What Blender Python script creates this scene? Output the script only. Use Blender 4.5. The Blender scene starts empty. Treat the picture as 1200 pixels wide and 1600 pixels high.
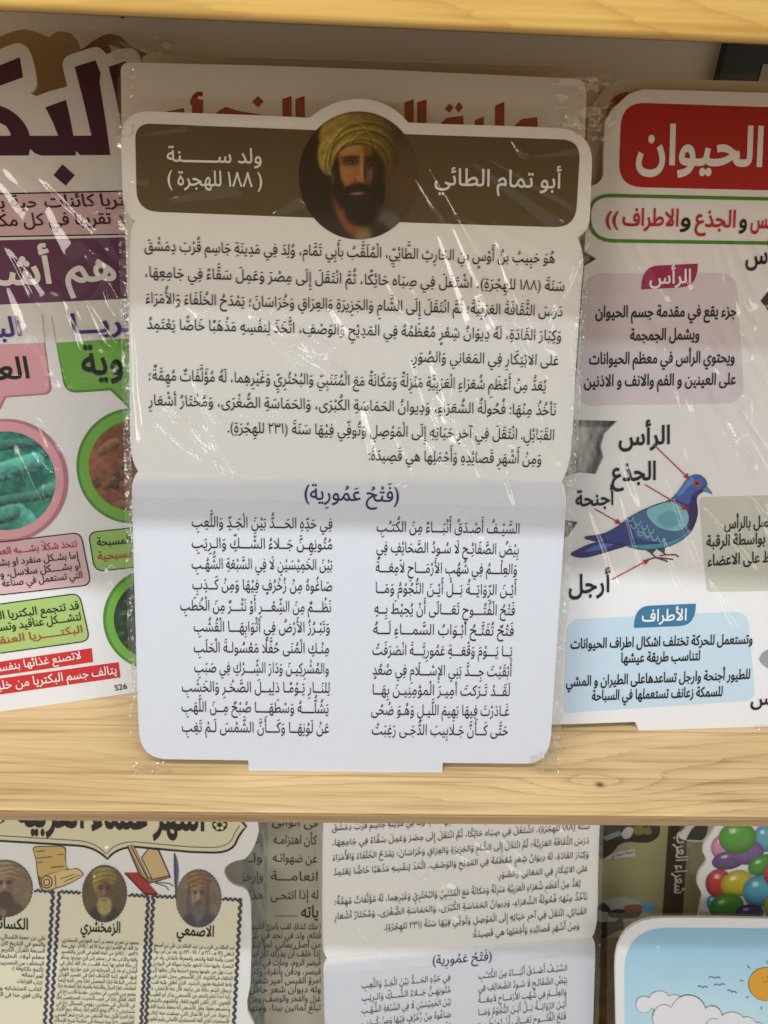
import bpy, bmesh, math, random, unicodedata
import numpy as np
from mathutils import Matrix, Vector

scene = bpy.context.scene
COL = scene.collection
random.seed(7)
RNG = np.random.default_rng(7)

# ------------------------------------------------------------------ camera
F = 1600 * 26 / 36.0                       # focal length in photo pixels (1200 x 1600)
PITCH, YAW, ROLL = map(math.radians, (33.0, 2.25, 2.5))
CAM = np.array([0.0, 0.0, 0.434])
fwd = np.array([math.sin(YAW) * math.cos(PITCH), math.cos(YAW) * math.cos(PITCH), -math.sin(PITCH)])
_r0 = np.array([math.cos(YAW), -math.sin(YAW), 0.0])
_u0 = np.cross(_r0, fwd)
RIGHT = math.cos(ROLL) * _r0 + math.sin(ROLL) * _u0
UP = -math.sin(ROLL) * _r0 + math.cos(ROLL) * _u0
cam_d = bpy.data.cameras.new('camera')
cam = bpy.data.objects.new('camera', cam_d)
COL.objects.link(cam)
cam_d.sensor_fit = 'VERTICAL'
cam_d.sensor_height = 36.0
cam_d.lens = 26.0
cam_d.clip_start = 0.01
cam_d.clip_end = 60
cam_d.dof.use_dof = True
cam_d.dof.focus_distance = 0.50
cam_d.dof.aperture_fstop = 14
cam.matrix_world = Matrix([[RIGHT[0], UP[0], -fwd[0], CAM[0]], [RIGHT[1], UP[1], -fwd[1], CAM[1]],
                           [RIGHT[2], UP[2], -fwd[2], CAM[2]], [0, 0, 0, 1]])
scene.camera = cam

# ------------------------------------------------------------------ room light
world = bpy.data.worlds.new('World')
scene.world = world
world.use_nodes = True
nt = world.node_tree
bg = nt.nodes['Background']
tc = nt.nodes.new('ShaderNodeTexCoord')
sx = nt.nodes.new('ShaderNodeSeparateXYZ')
mr = nt.nodes.new('ShaderNodeMapRange')
mr.inputs[1].default_value = -1
mr.inputs[2].default_value = 1
rp = nt.nodes.new('ShaderNodeValToRGB')
nt.links.new(tc.outputs['Generated'], sx.inputs[0])
nt.links.new(sx.outputs[2], mr.inputs[0])
nt.links.new(mr.outputs[0], rp.inputs[0])
nt.links.new(rp.outputs[0], bg.inputs[0])
e = rp.color_ramp.elements
e[0].position, e[0].color = 0.0, (0.42, 0.38, 0.33, 1)          # shop floor
e[1].position, e[1].color = 1.0, (0.12, 0.12, 0.12, 1)          # ceiling
k = e.new(0.46); k.color = (0.60, 0.54, 0.45, 1)
k = e.new(0.68); k.color = (0.42, 0.40, 0.37, 1)
bg.inputs[1].default_value = 1.12

def area(name, pos, target, sx_, sy_, power, color):
    d = bpy.data.lights.new(name, 'AREA')
    d.shape = 'RECTANGLE'; d.size = sx_; d.size_y = sy_
    d.energy = power; d.color = color
    o = bpy.data.objects.new(name, d)
    COL.objects.link(o)
    o.location = pos
    o.rotation_euler = (Vector(target) - Vector(pos)).to_track_quat('-Z', 'Y').to_euler()
    return o

EDGE_Y, EDGE_Z = 0.302, 0.436             # front lower edge of the upper shelf
def lamp_at(elev, dist, x):
    a = math.radians(elev)
    return (x, EDGE_Y - dist * math.cos(a), EDGE_Z + dist * math.sin(a))
area('ceiling_tube_lamp', lamp_at(43.4, 1.5, -0.25), (-0.25, .4, .2), 3.0, 0.04, 9.5, (0.66, 0.84, 1.0))
area('ceiling_tube_lamp', lamp_at(69.8, 1.14, -0.20), (-0.20, .4, .1), 2.0, 0.03, 22.0, (0.84, 0.91, 1.0))
area('side_fill_lamp', (-2.35, -1.75, 1.05), (0, .4, .2), 1.3, 0.9, 42.0, (1.0, 0.93, 0.84))  # added soft fill from the left for the shaded boards, no known window
area('side_fill_lamp', (2.55, -1.55, 1.05), (0, .4, .2), 1.1, 0.8, 15.0, (1.0, 0.93, 0.84))  # weaker added fill from the right, likewise no known window

scene.view_settings.view_transform = 'Standard'
scene.view_settings.look = 'None'
scene.view_settings.gamma = 1.0
scene.view_settings.use_curve_mapping = False
scene.view_settings.exposure = -0.10
scene.render.engine = 'CYCLES'
scene.cycles.max_bounces = 10
scene.cycles.transparent_max_bounces = 24
scene.cycles.sample_clamp_indirect = 6
scene.cycles.use_denoising = True

# ------------------------------------------------------------------ materials
MATS = {}
def lin(c):
    c = c / 255.0
    return c / 12.92 if c <= 0.04045 else ((c + 0.055) / 1.055) ** 2.4
def rgb(r, g, b):
    return (lin(r), lin(g), lin(b), 1.0)

def ink(name, color, rough=0.45, spec=0.17):
    """printed colour under a satin laminate"""
    if name in MATS:
        return MATS[name]
    m = bpy.data.materials.new(name)
    m.use_nodes = True
    n, l = m.node_tree.nodes, m.node_tree.links
    p = n['Principled BSDF']
    p.inputs['Roughness'].default_value = rough
    p.inputs['Specular IOR Level'].default_value = spec
    tc = n.new('ShaderNodeTexCoord')
    ns = n.new('ShaderNodeTexNoise'); ns.inputs['Scale'].default_value = 900; ns.inputs['Detail'].default_value = 2
    mx = n.new('ShaderNodeMix'); mx.data_type = 'RGBA'; mx.blend_type = 'MULTIPLY'
    mx.inputs[0].default_value = 0.10
    mx.inputs[6].default_value = color
    l.new(tc.outputs['Object'], ns.inputs['Vector'])
    l.new(ns.outputs['Color'], mx.inputs[7])
    l.new(mx.outputs[2], p.inputs['Base Color'])
    ns2 = n.new('ShaderNodeTexNoise'); ns2.inputs['Scale'].default_value = 14; ns2.inputs['Detail'].default_value = 3
    bp = n.new('ShaderNodeBump'); bp.inputs['Strength'].default_value = 0.10; bp.inputs['Distance'].default_value = 0.004
    l.new(tc.outputs['Object'], ns2.inputs['Vector'])
    l.new(ns2.outputs['Fac'], bp.inputs['Height'])
    l.new(bp.outputs['Normal'], p.inputs['Normal'])
    MATS[name] = m
    return m

def vcol_mat():
    if 'printed_picture' in MATS:
        return MATS['printed_picture']
    m = bpy.data.materials.new('printed_picture')
    m.use_nodes = True
    n, l = m.node_tree.nodes, m.node_tree.links
    p = n['Principled BSDF']
    p.inputs['Roughness'].default_value = 0.42
    p.inputs['Specular IOR Level'].default_value = 0.35
    a = n.new('ShaderNodeAttribute'); a.attribute_name = 'Col'
    l.new(a.outputs['Color'], p.inputs['Base Color'])
    MATS['printed_picture'] = m
    return m

def film_mat(name='clear_film', rough=0.125, mult=1.35, bump=0.05, scale=220, extra=0.0):
    if name in MATS:
        return MATS[name]
    m = bpy.data.materials.new(name)
    m.use_nodes = True
    n, l = m.node_tree.nodes, m.node_tree.links
    n.remove(n['Principled BSDF'])
    out = n['Material Output']
    tr = n.new('ShaderNodeBsdfTransparent'); tr.inputs[0].default_value = (0.985, 0.985, 0.98, 1)
    gl = n.new('ShaderNodeBsdfGlossy'); gl.inputs['Roughness'].default_value = rough
    fr = n.new('ShaderNodeLayerWeight'); fr.inputs['Blend'].default_value = 0.5      # Schlick: same from both sides of the thin film
    pw = n.new('ShaderNodeMath'); pw.operation = 'POWER'; pw.inputs[1].default_value = 5.0
    l.new(fr.outputs['Facing'], pw.inputs[0])
    ma = n.new('ShaderNodeMath'); ma.operation = 'MULTIPLY_ADD'; ma.inputs[1].default_value = 0.96 * mult; ma.inputs[2].default_value = 0.036 * mult + extra
    ma.use_clamp = True
    mx = n.new('ShaderNodeMixShader')
    tc = n.new('ShaderNodeTexCoord')
    mp = n.new('ShaderNodeMapping'); mp.inputs['Rotation'].default_value = (0, 0, math.radians(30)); mp.inputs['Scale'].default_value = (1.0, 0.3, 1)
    ns = n.new('ShaderNodeTexNoise'); ns.inputs['Scale'].default_value = scale; ns.inputs['Detail'].default_value = 3
    bp = n.new('ShaderNodeBump'); bp.inputs['Strength'].default_value = bump; bp.inputs['Distance'].default_value = 0.0012
    l.new(tc.outputs['Object'], mp.inputs[0]); l.new(mp.outputs[0], ns.inputs['Vector'])
    l.new(ns.outputs['Fac'], bp.inputs['Height'])
    for q in (gl, fr):
        l.new(bp.outputs['Normal'], q.inputs['Normal'])
    l.new(pw.outputs[0], ma.inputs[0]); l.new(ma.outputs[0], mx.inputs[0])
    l.new(tr.outputs[0], mx.inputs[1]); l.new(gl.outputs[0], mx.inputs[2])
    l.new(mx.outputs[0], out.inputs['Surface'])
    MATS[name] = m
    return m

def wood_mat(name, light, dark, knot=None, joints=(), yscale=1.0):
    """pine: long grain along X, growth rings bent round a knot, glue joints between staves"""
    m = bpy.data.materials.new(name)
    m.use_nodes = True
    n, l = m.node_tree.nodes, m.node_tree.links
    p = n['Principled BSDF']
    p.inputs['Roughness'].default_value = 0.42
    p.inputs['Specular IOR Level'].default_value = 0.4
    tc = n.new('ShaderNodeTexCoord')
    sp = n.new('ShaderNodeSeparateXYZ'); l.new(tc.outputs['Object'], sp.inputs[0])
    def math_(op, a, b=None, c=None):
        q = n.new('ShaderNodeMath'); q.operation = op
        for i, v in enumerate((a, b, c)):
            if v is None: continue
            if isinstance(v, (int, float)): q.inputs[i].default_value = v
            else: l.new(v, q.inputs[i])
        return q.outputs[0]
    def noise(scale_xyz, scale, detail=3, dist=0.0):
        mp = n.new('ShaderNodeMapping'); mp.inputs['Scale'].default_value = scale_xyz
        l.new(tc.outputs['Object'], mp.inputs[0])
        q = n.new('ShaderNodeTexNoise'); q.inputs['Scale'].default_value = scale
        q.inputs['Detail'].default_value = detail; q.inputs['Distortion'].default_value = dist
        l.new(mp.outputs[0], q.inputs['Vector'])
        return q.outputs['Fac']
    big = noise((1.5, 7.0, 7.0), 1.5, 1)
    wob = noise((3.0, 14.0, 14.0), 3.0, 2)
    c = math_('ADD', math_('MULTIPLY', sp.outputs[1], 1.0), math_('MULTIPLY', sp.outputs[2], 1.0))
    ring = math_('ADD', math_('MULTIPLY', c, 105.0), math_('ADD', math_('MULTIPLY', big, 15.0), math_('MULTIPLY', wob, 1.0)))
    if knot:
        dx = math_('MULTIPLY', math_('SUBTRACT', sp.outputs[0], knot[0]), 0.22)
        dy = math_('SUBTRACT', c, knot[1])
        d2 = math_('ADD', math_('MULTIPLY', dx, dx), math_('MULTIPLY', dy, dy))
        g = math_('POWER', 2.718, math_('MULTIPLY', d2, -9000.0))
        ring = math_('ADD', ring, math_('MULTIPLY', g, 1.8))
    fine = noise((1.5, 90, 90), 7.0, 5, 0.3)
    pore = noise((6.0, 300, 300), 4.0, 2)
    fr = math_('FRACT', math_('ADD', ring, math_('MULTIPLY', fine, 0.30)))
    late = math_('POWER', fr, 6.0)
    vary = noise((1.0, 12.0, 12.0), 2.0, 2)
    late = math_('MULTIPLY', late, math_('MULTIPLY', vary, 1.1))
    scr = noise((1.2, 40.0, 40.0), 5.0, 3, 0.0)
    smear = noise((3.0, 9.0, 9.0), 4.0, 4)
    dirt = math_('ADD', math_('MULTIPLY', math_('POWER', scr, 6.0), 5.0), math_('MULTIPLY', math_('SUBTRACT', smear, 0.5), 0.55))
    rp = n.new('ShaderNodeValToRGB')
    rp.color_ramp.elements[0].color = light
    rp.color_ramp.elements[1].color = dark
    tot = math_('ADD', math_('ADD', math_('MULTIPLY', late, 0.70), math_('MULTIPLY', math_('SUBTRACT', pore, 0.45), 0.35)), math_('ADD', math_('MULTIPLY', math_('SUBTRACT', fine, 0.40), 0.5), dirt))
    blot = noise((1.2, 4.0, 4.0), 3.0, 2)
    tot = math_('ADD', tot, math_('MULTIPLY', math_('SUBTRACT', blot, 0.5), 0.7))
    l.new(tot, rp.inputs[0])
    colr = rp.outputs[0]
    if knot:
        dxk = math_('SUBTRACT', sp.outputs[0], knot[0])
        dk = math_('ADD', math_('MULTIPLY', math_('MULTIPLY', dxk, dxk), 0.45), math_('MULTIPLY', dy, dy))
        gk = math_('POWER', 2.718, math_('MULTIPLY', dk, -220000.0))
        mx = n.new('ShaderNodeMix'); mx.data_type = 'RGBA'
        l.new(gk, mx.inputs[0]); l.new(colr, mx.inputs[6]); mx.inputs[7].default_value = (0.09, 0.04, 0.018, 1)
        colr = mx.outputs[2]
    for j in joints:
        dj = math_('ABSOLUTE', math_('SUBTRACT', c, j))
        gj = math_('MULTIPLY', math_('LESS_THAN', dj, 0.0006), 0.35)
        mx = n.new('ShaderNodeMix'); mx.data_type = 'RGBA'
        l.new(gj, mx.inputs[0]); l.new(colr, mx.inputs[6]); mx.inputs[7].default_value = (0.22, 0.11, 0.03, 1)
        colr = mx.outputs[2]
    l.new(colr, p.inputs['Base Color'])
    bp = n.new('ShaderNodeBump'); bp.inputs['Strength'].default_value = 0.35; bp.inputs['Distance'].default_value = 0.0006
    l.new(fine, bp.inputs['Height']); l.new(bp.outputs[0], p.inputs['Normal'])
    return m

# ------------------------------------------------------------------ object helpers
def obj(name, me, mat=None, parent=None):
    o = bpy.data.objects.new(name, me)
    COL.objects.link(o)
    if mat is not None:
        me.materials.append(mat)
    if parent is not None:
        o.parent = parent
    return o

def tag(o, label=None, cat=None, group=None, kind=None):
    if label: o['label'] = label
    if cat: o['category'] = cat
    if group: o['group'] = group
    if kind: o['kind'] = kind
    return o

def box(name, lo, hi, mat, parent, bevel=0.0015):
    bm = bmesh.new()
    bmesh.ops.create_cube(bm, size=1)
    for v in bm.verts:
        v.co = Vector([lo[i] if v.co[i] < 0 else hi[i] for i in range(3)])
    if bevel:
        bmesh.ops.bevel(bm, geom=bm.edges[:], offset=bevel, segments=3, affect='EDGES', profile=0.5)
    me = bpy.data.meshes.new(name)
    bm.to_mesh(me); bm.free()
    return obj(name, me, mat, parent)

def ray(px, py):
    return RIGHT * ((px - 600) / F) - UP * ((py - 800) / F) + fwd

def on_z(px, py, z):
    d = ray(px, py)
    return CAM + d * ((z - CAM[2]) / d[2])
def on_y(px, py, y):
    d = ray(px, py)
    return CAM + d * ((y - CAM[1]) / d[1])

def bez(p0, c, p1, n=7):
    return [((1 - t) ** 2 * p0[0] + 2 * t * (1 - t) * c[0] + t * t * p1[0],
             (1 - t) ** 2 * p0[1] + 2 * t * (1 - t) * c[1] + t * t * p1[1]) for t in np.linspace(0, 1, n)]

def rounded(pts):
    """pts: (x, y[, r]) -> outline with rounded corners"""
    out = []
    n = len(pts)
    for i, p in enumerate(pts):
        if len(p) < 3 or p[2] <= 0:
            out.append((p[0], p[1])); continue
        a, b = pts[i - 1], pts[(i + 1) % n]
        def toward(q):
            dx, dy = q[0] - p[0], q[1] - p[1]
            L = math.hypot(dx, dy)
            t = min(p[2], L * 0.5) / max(L, 1e-6)
            return (p[0] + dx * t, p[1] + dy * t)
        # two cubic-like halves approximated by a quadratic pulled toward the arc
        out += bez(toward(a), p, toward(b), 9)
    return out

def smooth(pts, closed=False, n=6):
    P = [np.array(p, float) for p in pts]
    N = len(P)
    out = []
    rng = range(N) if closed else range(N - 1)
    for i in rng:
        p0 = P[i - 1] if (closed or i > 0) else P[0]
        p1 = P[i]; p2 = P[(i + 1) % N]
        p3 = P[(i + 2) % N] if (closed or i + 2 < N) else P[-1]
        for t in np.linspace(0, 1, n, endpoint=False):
            q = 0.5 * ((2 * p1) + (-p0 + p2) * t + (2 * p0 - 5 * p1 + 4 * p2 - p3) * t * t + (-p0 + 3 * p1 - 3 * p2 + p3) * t ** 3)
            out.append((q[0], q[1]))
    if not closed:
        out.append(tuple(P[-1]))
    return out

def ell(cx, cy, rx, ry, rot=0.0, n=40):
    c, s = math.cos(rot), math.sin(rot)
    return [(cx + rx * math.cos(t) * c - ry * math.sin(t) * s, cy + rx * math.cos(t) * s + ry * math.sin(t) * c)
            for t in np.linspace(0, 2 * math.pi, n, endpoint=False)]

def Z(ox, oy, s):
    """reading frame: enlarged measurements -> photo pixels"""
    return lambda pts: [((p[0] / s + ox), (p[1] / s + oy)) + tuple(q / s for q in p[2:]) for p in pts]

# ------------------------------------------------------------------ lettering
FORMS = {}
for cp in list(range(0xFE70, 0xFEFD)):
    d = unicodedata.decomposition(chr(cp)).split()
    if d and d[0] in ('<isolated>', '<final>', '<initial>', '<medial>'):
        FORMS[(''.join(chr(int(q, 16)) for q in d[1:]), d[0][1:-1])] = chr(cp)
MARKS_UP = '\u064b\u064c\u064e\u064f\u0651\u0652\u0653'
MARKS_DN = '\u064d\u0650'
MARKS = MARKS_UP + MARKS_DN
GLY = {}

def _raw(s, offset, res):
    """outline of a string, filled by the non-zero winding rule"""
    from mathutils.geometry import delaunay_2d_cdt
    c = bpy.data.curves.new('glyph', 'FONT')
    c.body = s; c.size = 1; c.resolution_u = res; c.fill_mode = 'NONE'
    o = bpy.data.objects.new('glyph', c)
    COL.objects.link(o)
    bpy.context.view_layer.update()
    ev = o.evaluated_get(bpy.context.evaluated_depsgraph_get())
    me = ev.to_mesh()
    nv = len(me.vertices)
    v = np.empty(nv * 3); me.vertices.foreach_get('co', v)
    v = v.reshape(-1, 3)[:, :2].copy()
    adj = {}
    for e in me.edges:
        p, q = e.vertices
        adj.setdefault(p, []).append(q); adj.setdefault(q, []).append(p)
    ev.to_mesh_clear()
    bpy.data.objects.remove(o); bpy.data.curves.remove(c)
    loops, seen = [], set()
    for i in range(nv):
        if i in seen or i not in adj: continue
        lp, prev, cur = [i], None, i
        seen.add(i)
        nxt = i + 1 if i + 1 in adj[i] else adj[i][0]
        while nxt not in seen:
            lp.append(nxt); seen.add(nxt)
            prev, cur = cur, nxt
            cand = [q for q in adj[cur] if q != prev and q not in seen]
            if not cand: break
            nxt = cand[0]
        L = []
        for k in lp:                                   # drop doubled points
            if not L or np.hypot(*(v[k] - L[-1])) > 1e-5: L.append(v[k])
        if len(L) > 2: loops.append(np.array(L))
    if not loops:
        return np.zeros((0, 2)), np.zeros((0, 3), dtype=np.int32)
    P, E = [], []
    for L in loops:
        n0 = len(P)
        P += [Vector(q) for q in L]
        E += [(n0 + k, n0 + (k + 1) % len(L)) for k in range(len(L))]
    ov, _, of, _, _, _ = delaunay_2d_cdt(P, E, [], 0, 1e-6)
    V = np.array([(q.x, q.y) for q in ov])
    T = np.array([list(f) for f in of if len(f) == 3], dtype=np.int32)
    cen = V[T].mean(1)
    wn = np.zeros(len(T), dtype=int)
    for L in loops:
        p, q = L, np.roll(L, -1, 0)
        for x0, y0, x1, y1 in zip(p[:, 0], p[:, 1], q[:, 0], q[:, 1]):
            side = (x1 - x0) * (cen[:, 1] - y0) - (y1 - y0) * (cen[:, 0] - x0)
            wn += ((y0 <= cen[:, 1]) & (y1 > cen[:, 1]) & (side > 0)).astype(int)
            wn -= ((y0 > cen[:, 1]) & (y1 <= cen[:, 1]) & (side < 0)).astype(int)
    T = T[wn != 0]
    A = V[T[:, 1]] - V[T[:, 0]]; B_ = V[T[:, 2]] - V[T[:, 0]]
    neg = A[:, 0] * B_[:, 1] - A[:, 1] * B_[:, 0] < 0
    T[neg] = T[neg][:, ::-1]
    used = np.unique(T)
    mp = np.full(len(V), -1); mp[used] = np.arange(len(used))
    return V[used], mp[T].astype(np.int32)

_adv = {}
def embolden(v, t, d, raw=False):
    """thicken a flat glyph: a rim of quads grown outward from its open edges"""
    cnt = {}
    for a, b, c in t:
        for e in ((a, b), (b, c), (c, a)):
            k = (min(e), max(e))
            cnt.setdefault(k, []).append(e)
    nxt = {}
    for k, e in cnt.items():
        if len(e) == 1: nxt.setdefault(e[0][0], []).append(e[0][1])
    area2 = lambda a, b, c: (b[0] - a[0]) * (c[1] - a[1]) - (b[1] - a[1]) * (c[0] - a[0])
    flip = sum(area2(v[a], v[b], v[c]) for a, b, c in t) < 0
    V = [(p[0], p[1], 0.0) for p in v]; T = [tuple(q) for q in t]
    rim = {}
    inn = {}
    norms = {}
    for a, bs in nxt.items():
        for b in bs: inn.setdefault(b, []).append(a)
    for a, bs in nxt.items():
        nn = np.zeros(2)
        for p, q in [(a, b) for b in bs] + [(b, a) for b in inn.get(a, [])]:
            e = v[q] - v[p]
            L = np.linalg.norm(e)
            if L > 1e-9: nn += np.array([e[1], -e[0]]) / L * (-1 if flip else 1)
        L = np.linalg.norm(nn)
        nn = nn / L if L > 1e-6 else nn
        m = 1.0
        b = bs[0]; e = v[b] - v[a]; Le = np.linalg.norm(e)
        if Le > 1e-9:
            c = float(np.dot(nn, np.array([e[1], -e[0]]) / Le * (-1 if flip else 1)))
            m = 1 / max(c, 0.6)
        norms[a] = nn
        w_ = v[a] + nn * d * m * np.array([0.85, 1.15])      # broad pen: flat strokes a little heavier
        rim[a] = len(V); V.append((w_[0], w_[1], -0.000012))
    if raw: return norms, None
    for a, bs in nxt.items():
        for b in bs:
            if b in rim and a in rim:
                q = [(a, rim[a], rim[b]), (a, rim[b], b)]
                T += q if not flip else [(x[0], x[2], x[1]) for x in q]
    return np.array(V), np.array(T, dtype=np.int32)

def pen(v, t, dx, dy):
    """book face: uprights a little thinner, flat strokes a little heavier"""
    n0 = len(v)
    w, _ = embolden(v, t, 1.0, raw=True)
    out = v.copy()
    for a, nn in w.items():
        out[a] = v[a] + nn * np.array([dx, dy])
    return out, t

def glyph(ch, weight=0.0, res=3):
    k = (ch, weight, res)
    if k not in GLY:
        v, t = _raw(ch, 0, res)
        if len(v) and isinstance(weight, tuple):
            v, t = pen(v, t, *weight)
        elif len(v) and weight > 0:
            v, t = embolden(v, t, weight)
        if ch not in _adv:
            bar = _raw('|', 0, 2)[0][:, 0].max()
            _adv[ch] = _raw(ch + '|', 0, 2)[0][:, 0].max() - bar
        GLY[k] = (v, t, _adv[ch])
    return GLY[k]

def clusters(s):
    out = []
    for ch in s:
        if ch in MARKS and out:
            out[-1][1].append(ch)
        else:
            out.append([ch, []])
    return out

def joins_next(ch):
    return ch == 'ـ' or (ch, 'initial') in FORMS
def joins_prev(ch):
    return ch == 'ـ' or (ch, 'final') in FORMS

def shape(s):
    cl = clusters(s)
    # lam-alef
    i = 0; lig = []
    while i < len(cl):
        if cl[i][0] == 'ل' and i + 1 < len(cl) and ('ل' + cl[i + 1][0], 'isolated') in FORMS:
            lig.append(['ل' + cl[i + 1][0], cl[i][1], cl[i + 1][1]]); i += 2
        else:
            lig.append([cl[i][0], cl[i][1], None]); i += 1
    out = []
    for i, (b, m, m2) in enumerate(lig):
        prev = lig[i - 1][0] if i else ' '
        nxt = lig[i + 1][0] if i + 1 < len(lig) else ' '
        jp = len(prev) == 1 and joins_next(prev) and (joins_prev(b))
        jn = len(b) == 1 and joins_next(b) and (joins_prev(nxt))
        if len(b) == 2:
            g = FORMS[(b, 'final' if jp else 'isolated')]
        elif b == 'ـ':
            g = b
        else:
            f = 'medial' if jp and jn else 'final' if jp else 'initial' if jn else 'isolated'
            g = FORMS.get((b, f), b)
            if (b, f) not in FORMS and (b, 'isolated') in FORMS:
                g = FORMS[(b, 'isolated')]
        out.append([g, m, m2, b])
    # digits run left to right
    i = 0
    isd = lambda c: c[3] in '٠١٢٣٤٥٦٧٨٩0123456789'
    while i < len(out):
        if isd(out[i]):
            j = i
            while j < len(out) and isd(out[j]): j += 1
            out[i:j] = out[i:j][::-1]; i = j
        else:
            i += 1
    mir = {'(': ')', ')': '(', '«': '»', '»': '«'}
    for o in out:
        o[0] = mir.get(o[0], o[0])
    return out

def layout(s, weight=0.0, res=3, latin=False, mark=0.82):
    """-> verts (em units, x from 0), tris, width"""
    V, T, nv = [], [], 0
    pen = 0.0
    par = 0
    def put(v, t, dx, dy, sc=1.0, z=0.0):
        nonlocal nv
        q = np.empty((len(v), 3))
        q[:, 0] = v[:, 0] * sc + dx; q[:, 1] = v[:, 1] * sc + dy; q[:, 2] = z + (v[:, 2] if v.shape[1] > 2 else 0)
        V.append(q); T.append(t + nv); nv += len(v)
    seq = [[c, [], None, c] for c in reversed(s)] if latin else shape(s)
    for g, m, m2, b in seq:
        if b == ' ':
            pen -= 0.25; continue
        v, t, a = glyph(g, weight, res)
        pen -= a
        par ^= 1
        if len(v) == 0: continue
        put(v, t, pen, 0, z=par * 0.00002)
        x0, x1, y0, y1 = v[:, 0].min() + pen, v[:, 0].max() + pen, v[:, 1].min(), v[:, 1].max()
        for ms, cx in ((m, (x0 * .3 + x1 * .7) if m2 is not None else (x0 + x1) / 2), (m2 or [], x0 * .75 + x1 * .25)):
            up = max(y1, 0.42) + 0.07; dn = min(y0, 0.0) - 0.07
            if b in 'اأإلآ' or (m2 is not None): up = y1 + 0.04
            for mk in sorted(ms, key=lambda c: c != '\u0651'):
                mv, mt, _ = glyph(mk, weight if isinstance(weight, tuple) else weight * .6, res)
                mx = (mv[:, 0].min() + mv[:, 0].max()) / 2
                h = mv[:, 1].max() - mv[:, 1].min()
                if mk in MARKS_DN:
                    put(mv, mt, cx - mx * mark, dn - mv[:, 1].max() * mark, mark, 0.00003); dn -= h * mark + .03
                else:
                    put(mv, mt, cx - mx * mark, up - mv[:, 1].min() * mark, mark, 0.00003); up += h * mark + .03
    if not V:
        return np.zeros((0, 3)), np.zeros((0, 3), int), 1
    V = np.concatenate(V); T = np.concatenate(T)
    x0, x1 = V[:, 0].min(), V[:, 0].max()
    V[:, 0] -= x0
    return V, T, x1 - x0

def mesh_from(name, V, T):
    me = bpy.data.meshes.new(name)
    me.vertices.add(len(V)); me.vertices.foreach_set('co', np.asarray(V, dtype=np.float32).ravel())
    nl = len(T) * 3
    me.loops.add(nl); me.loops.foreach_set('vertex_index', np.asarray(T, dtype=np.int32).ravel())
    me.polygons.add(len(T)); me.polygons.foreach_set('loop_start', np.arange(0, nl, 3, dtype=np.int32))
    me.update(calc_edges=True)
    me.validate()
    return me

# ------------------------------------------------------------------ noise for wrinkled film
_LAT = RNG.random((256, 256))
def vnoise(x, y):
    xi, yi = np.floor(x).astype(int), np.floor(y).astype(int)
    fx, fy = x - xi, y - yi
    fx = fx * fx * fx * (fx * (fx * 6 - 15) + 10); fy = fy * fy * fy * (fy * (fy * 6 - 15) + 10)
    g = lambda a, b: _LAT[a % 256, b % 256]
    return (g(xi, yi) * (1 - fx) * (1 - fy) + g(xi + 1, yi) * fx * (1 - fy) + g(xi, yi + 1) * (1 - fx) * fy + g(xi + 1, yi + 1) * fx * fy) - .5
def rnoise(x, y):
    """ridged: sharp creases"""
    return 0.5 - np.abs(vnoise(x, y)) * 2

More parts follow.
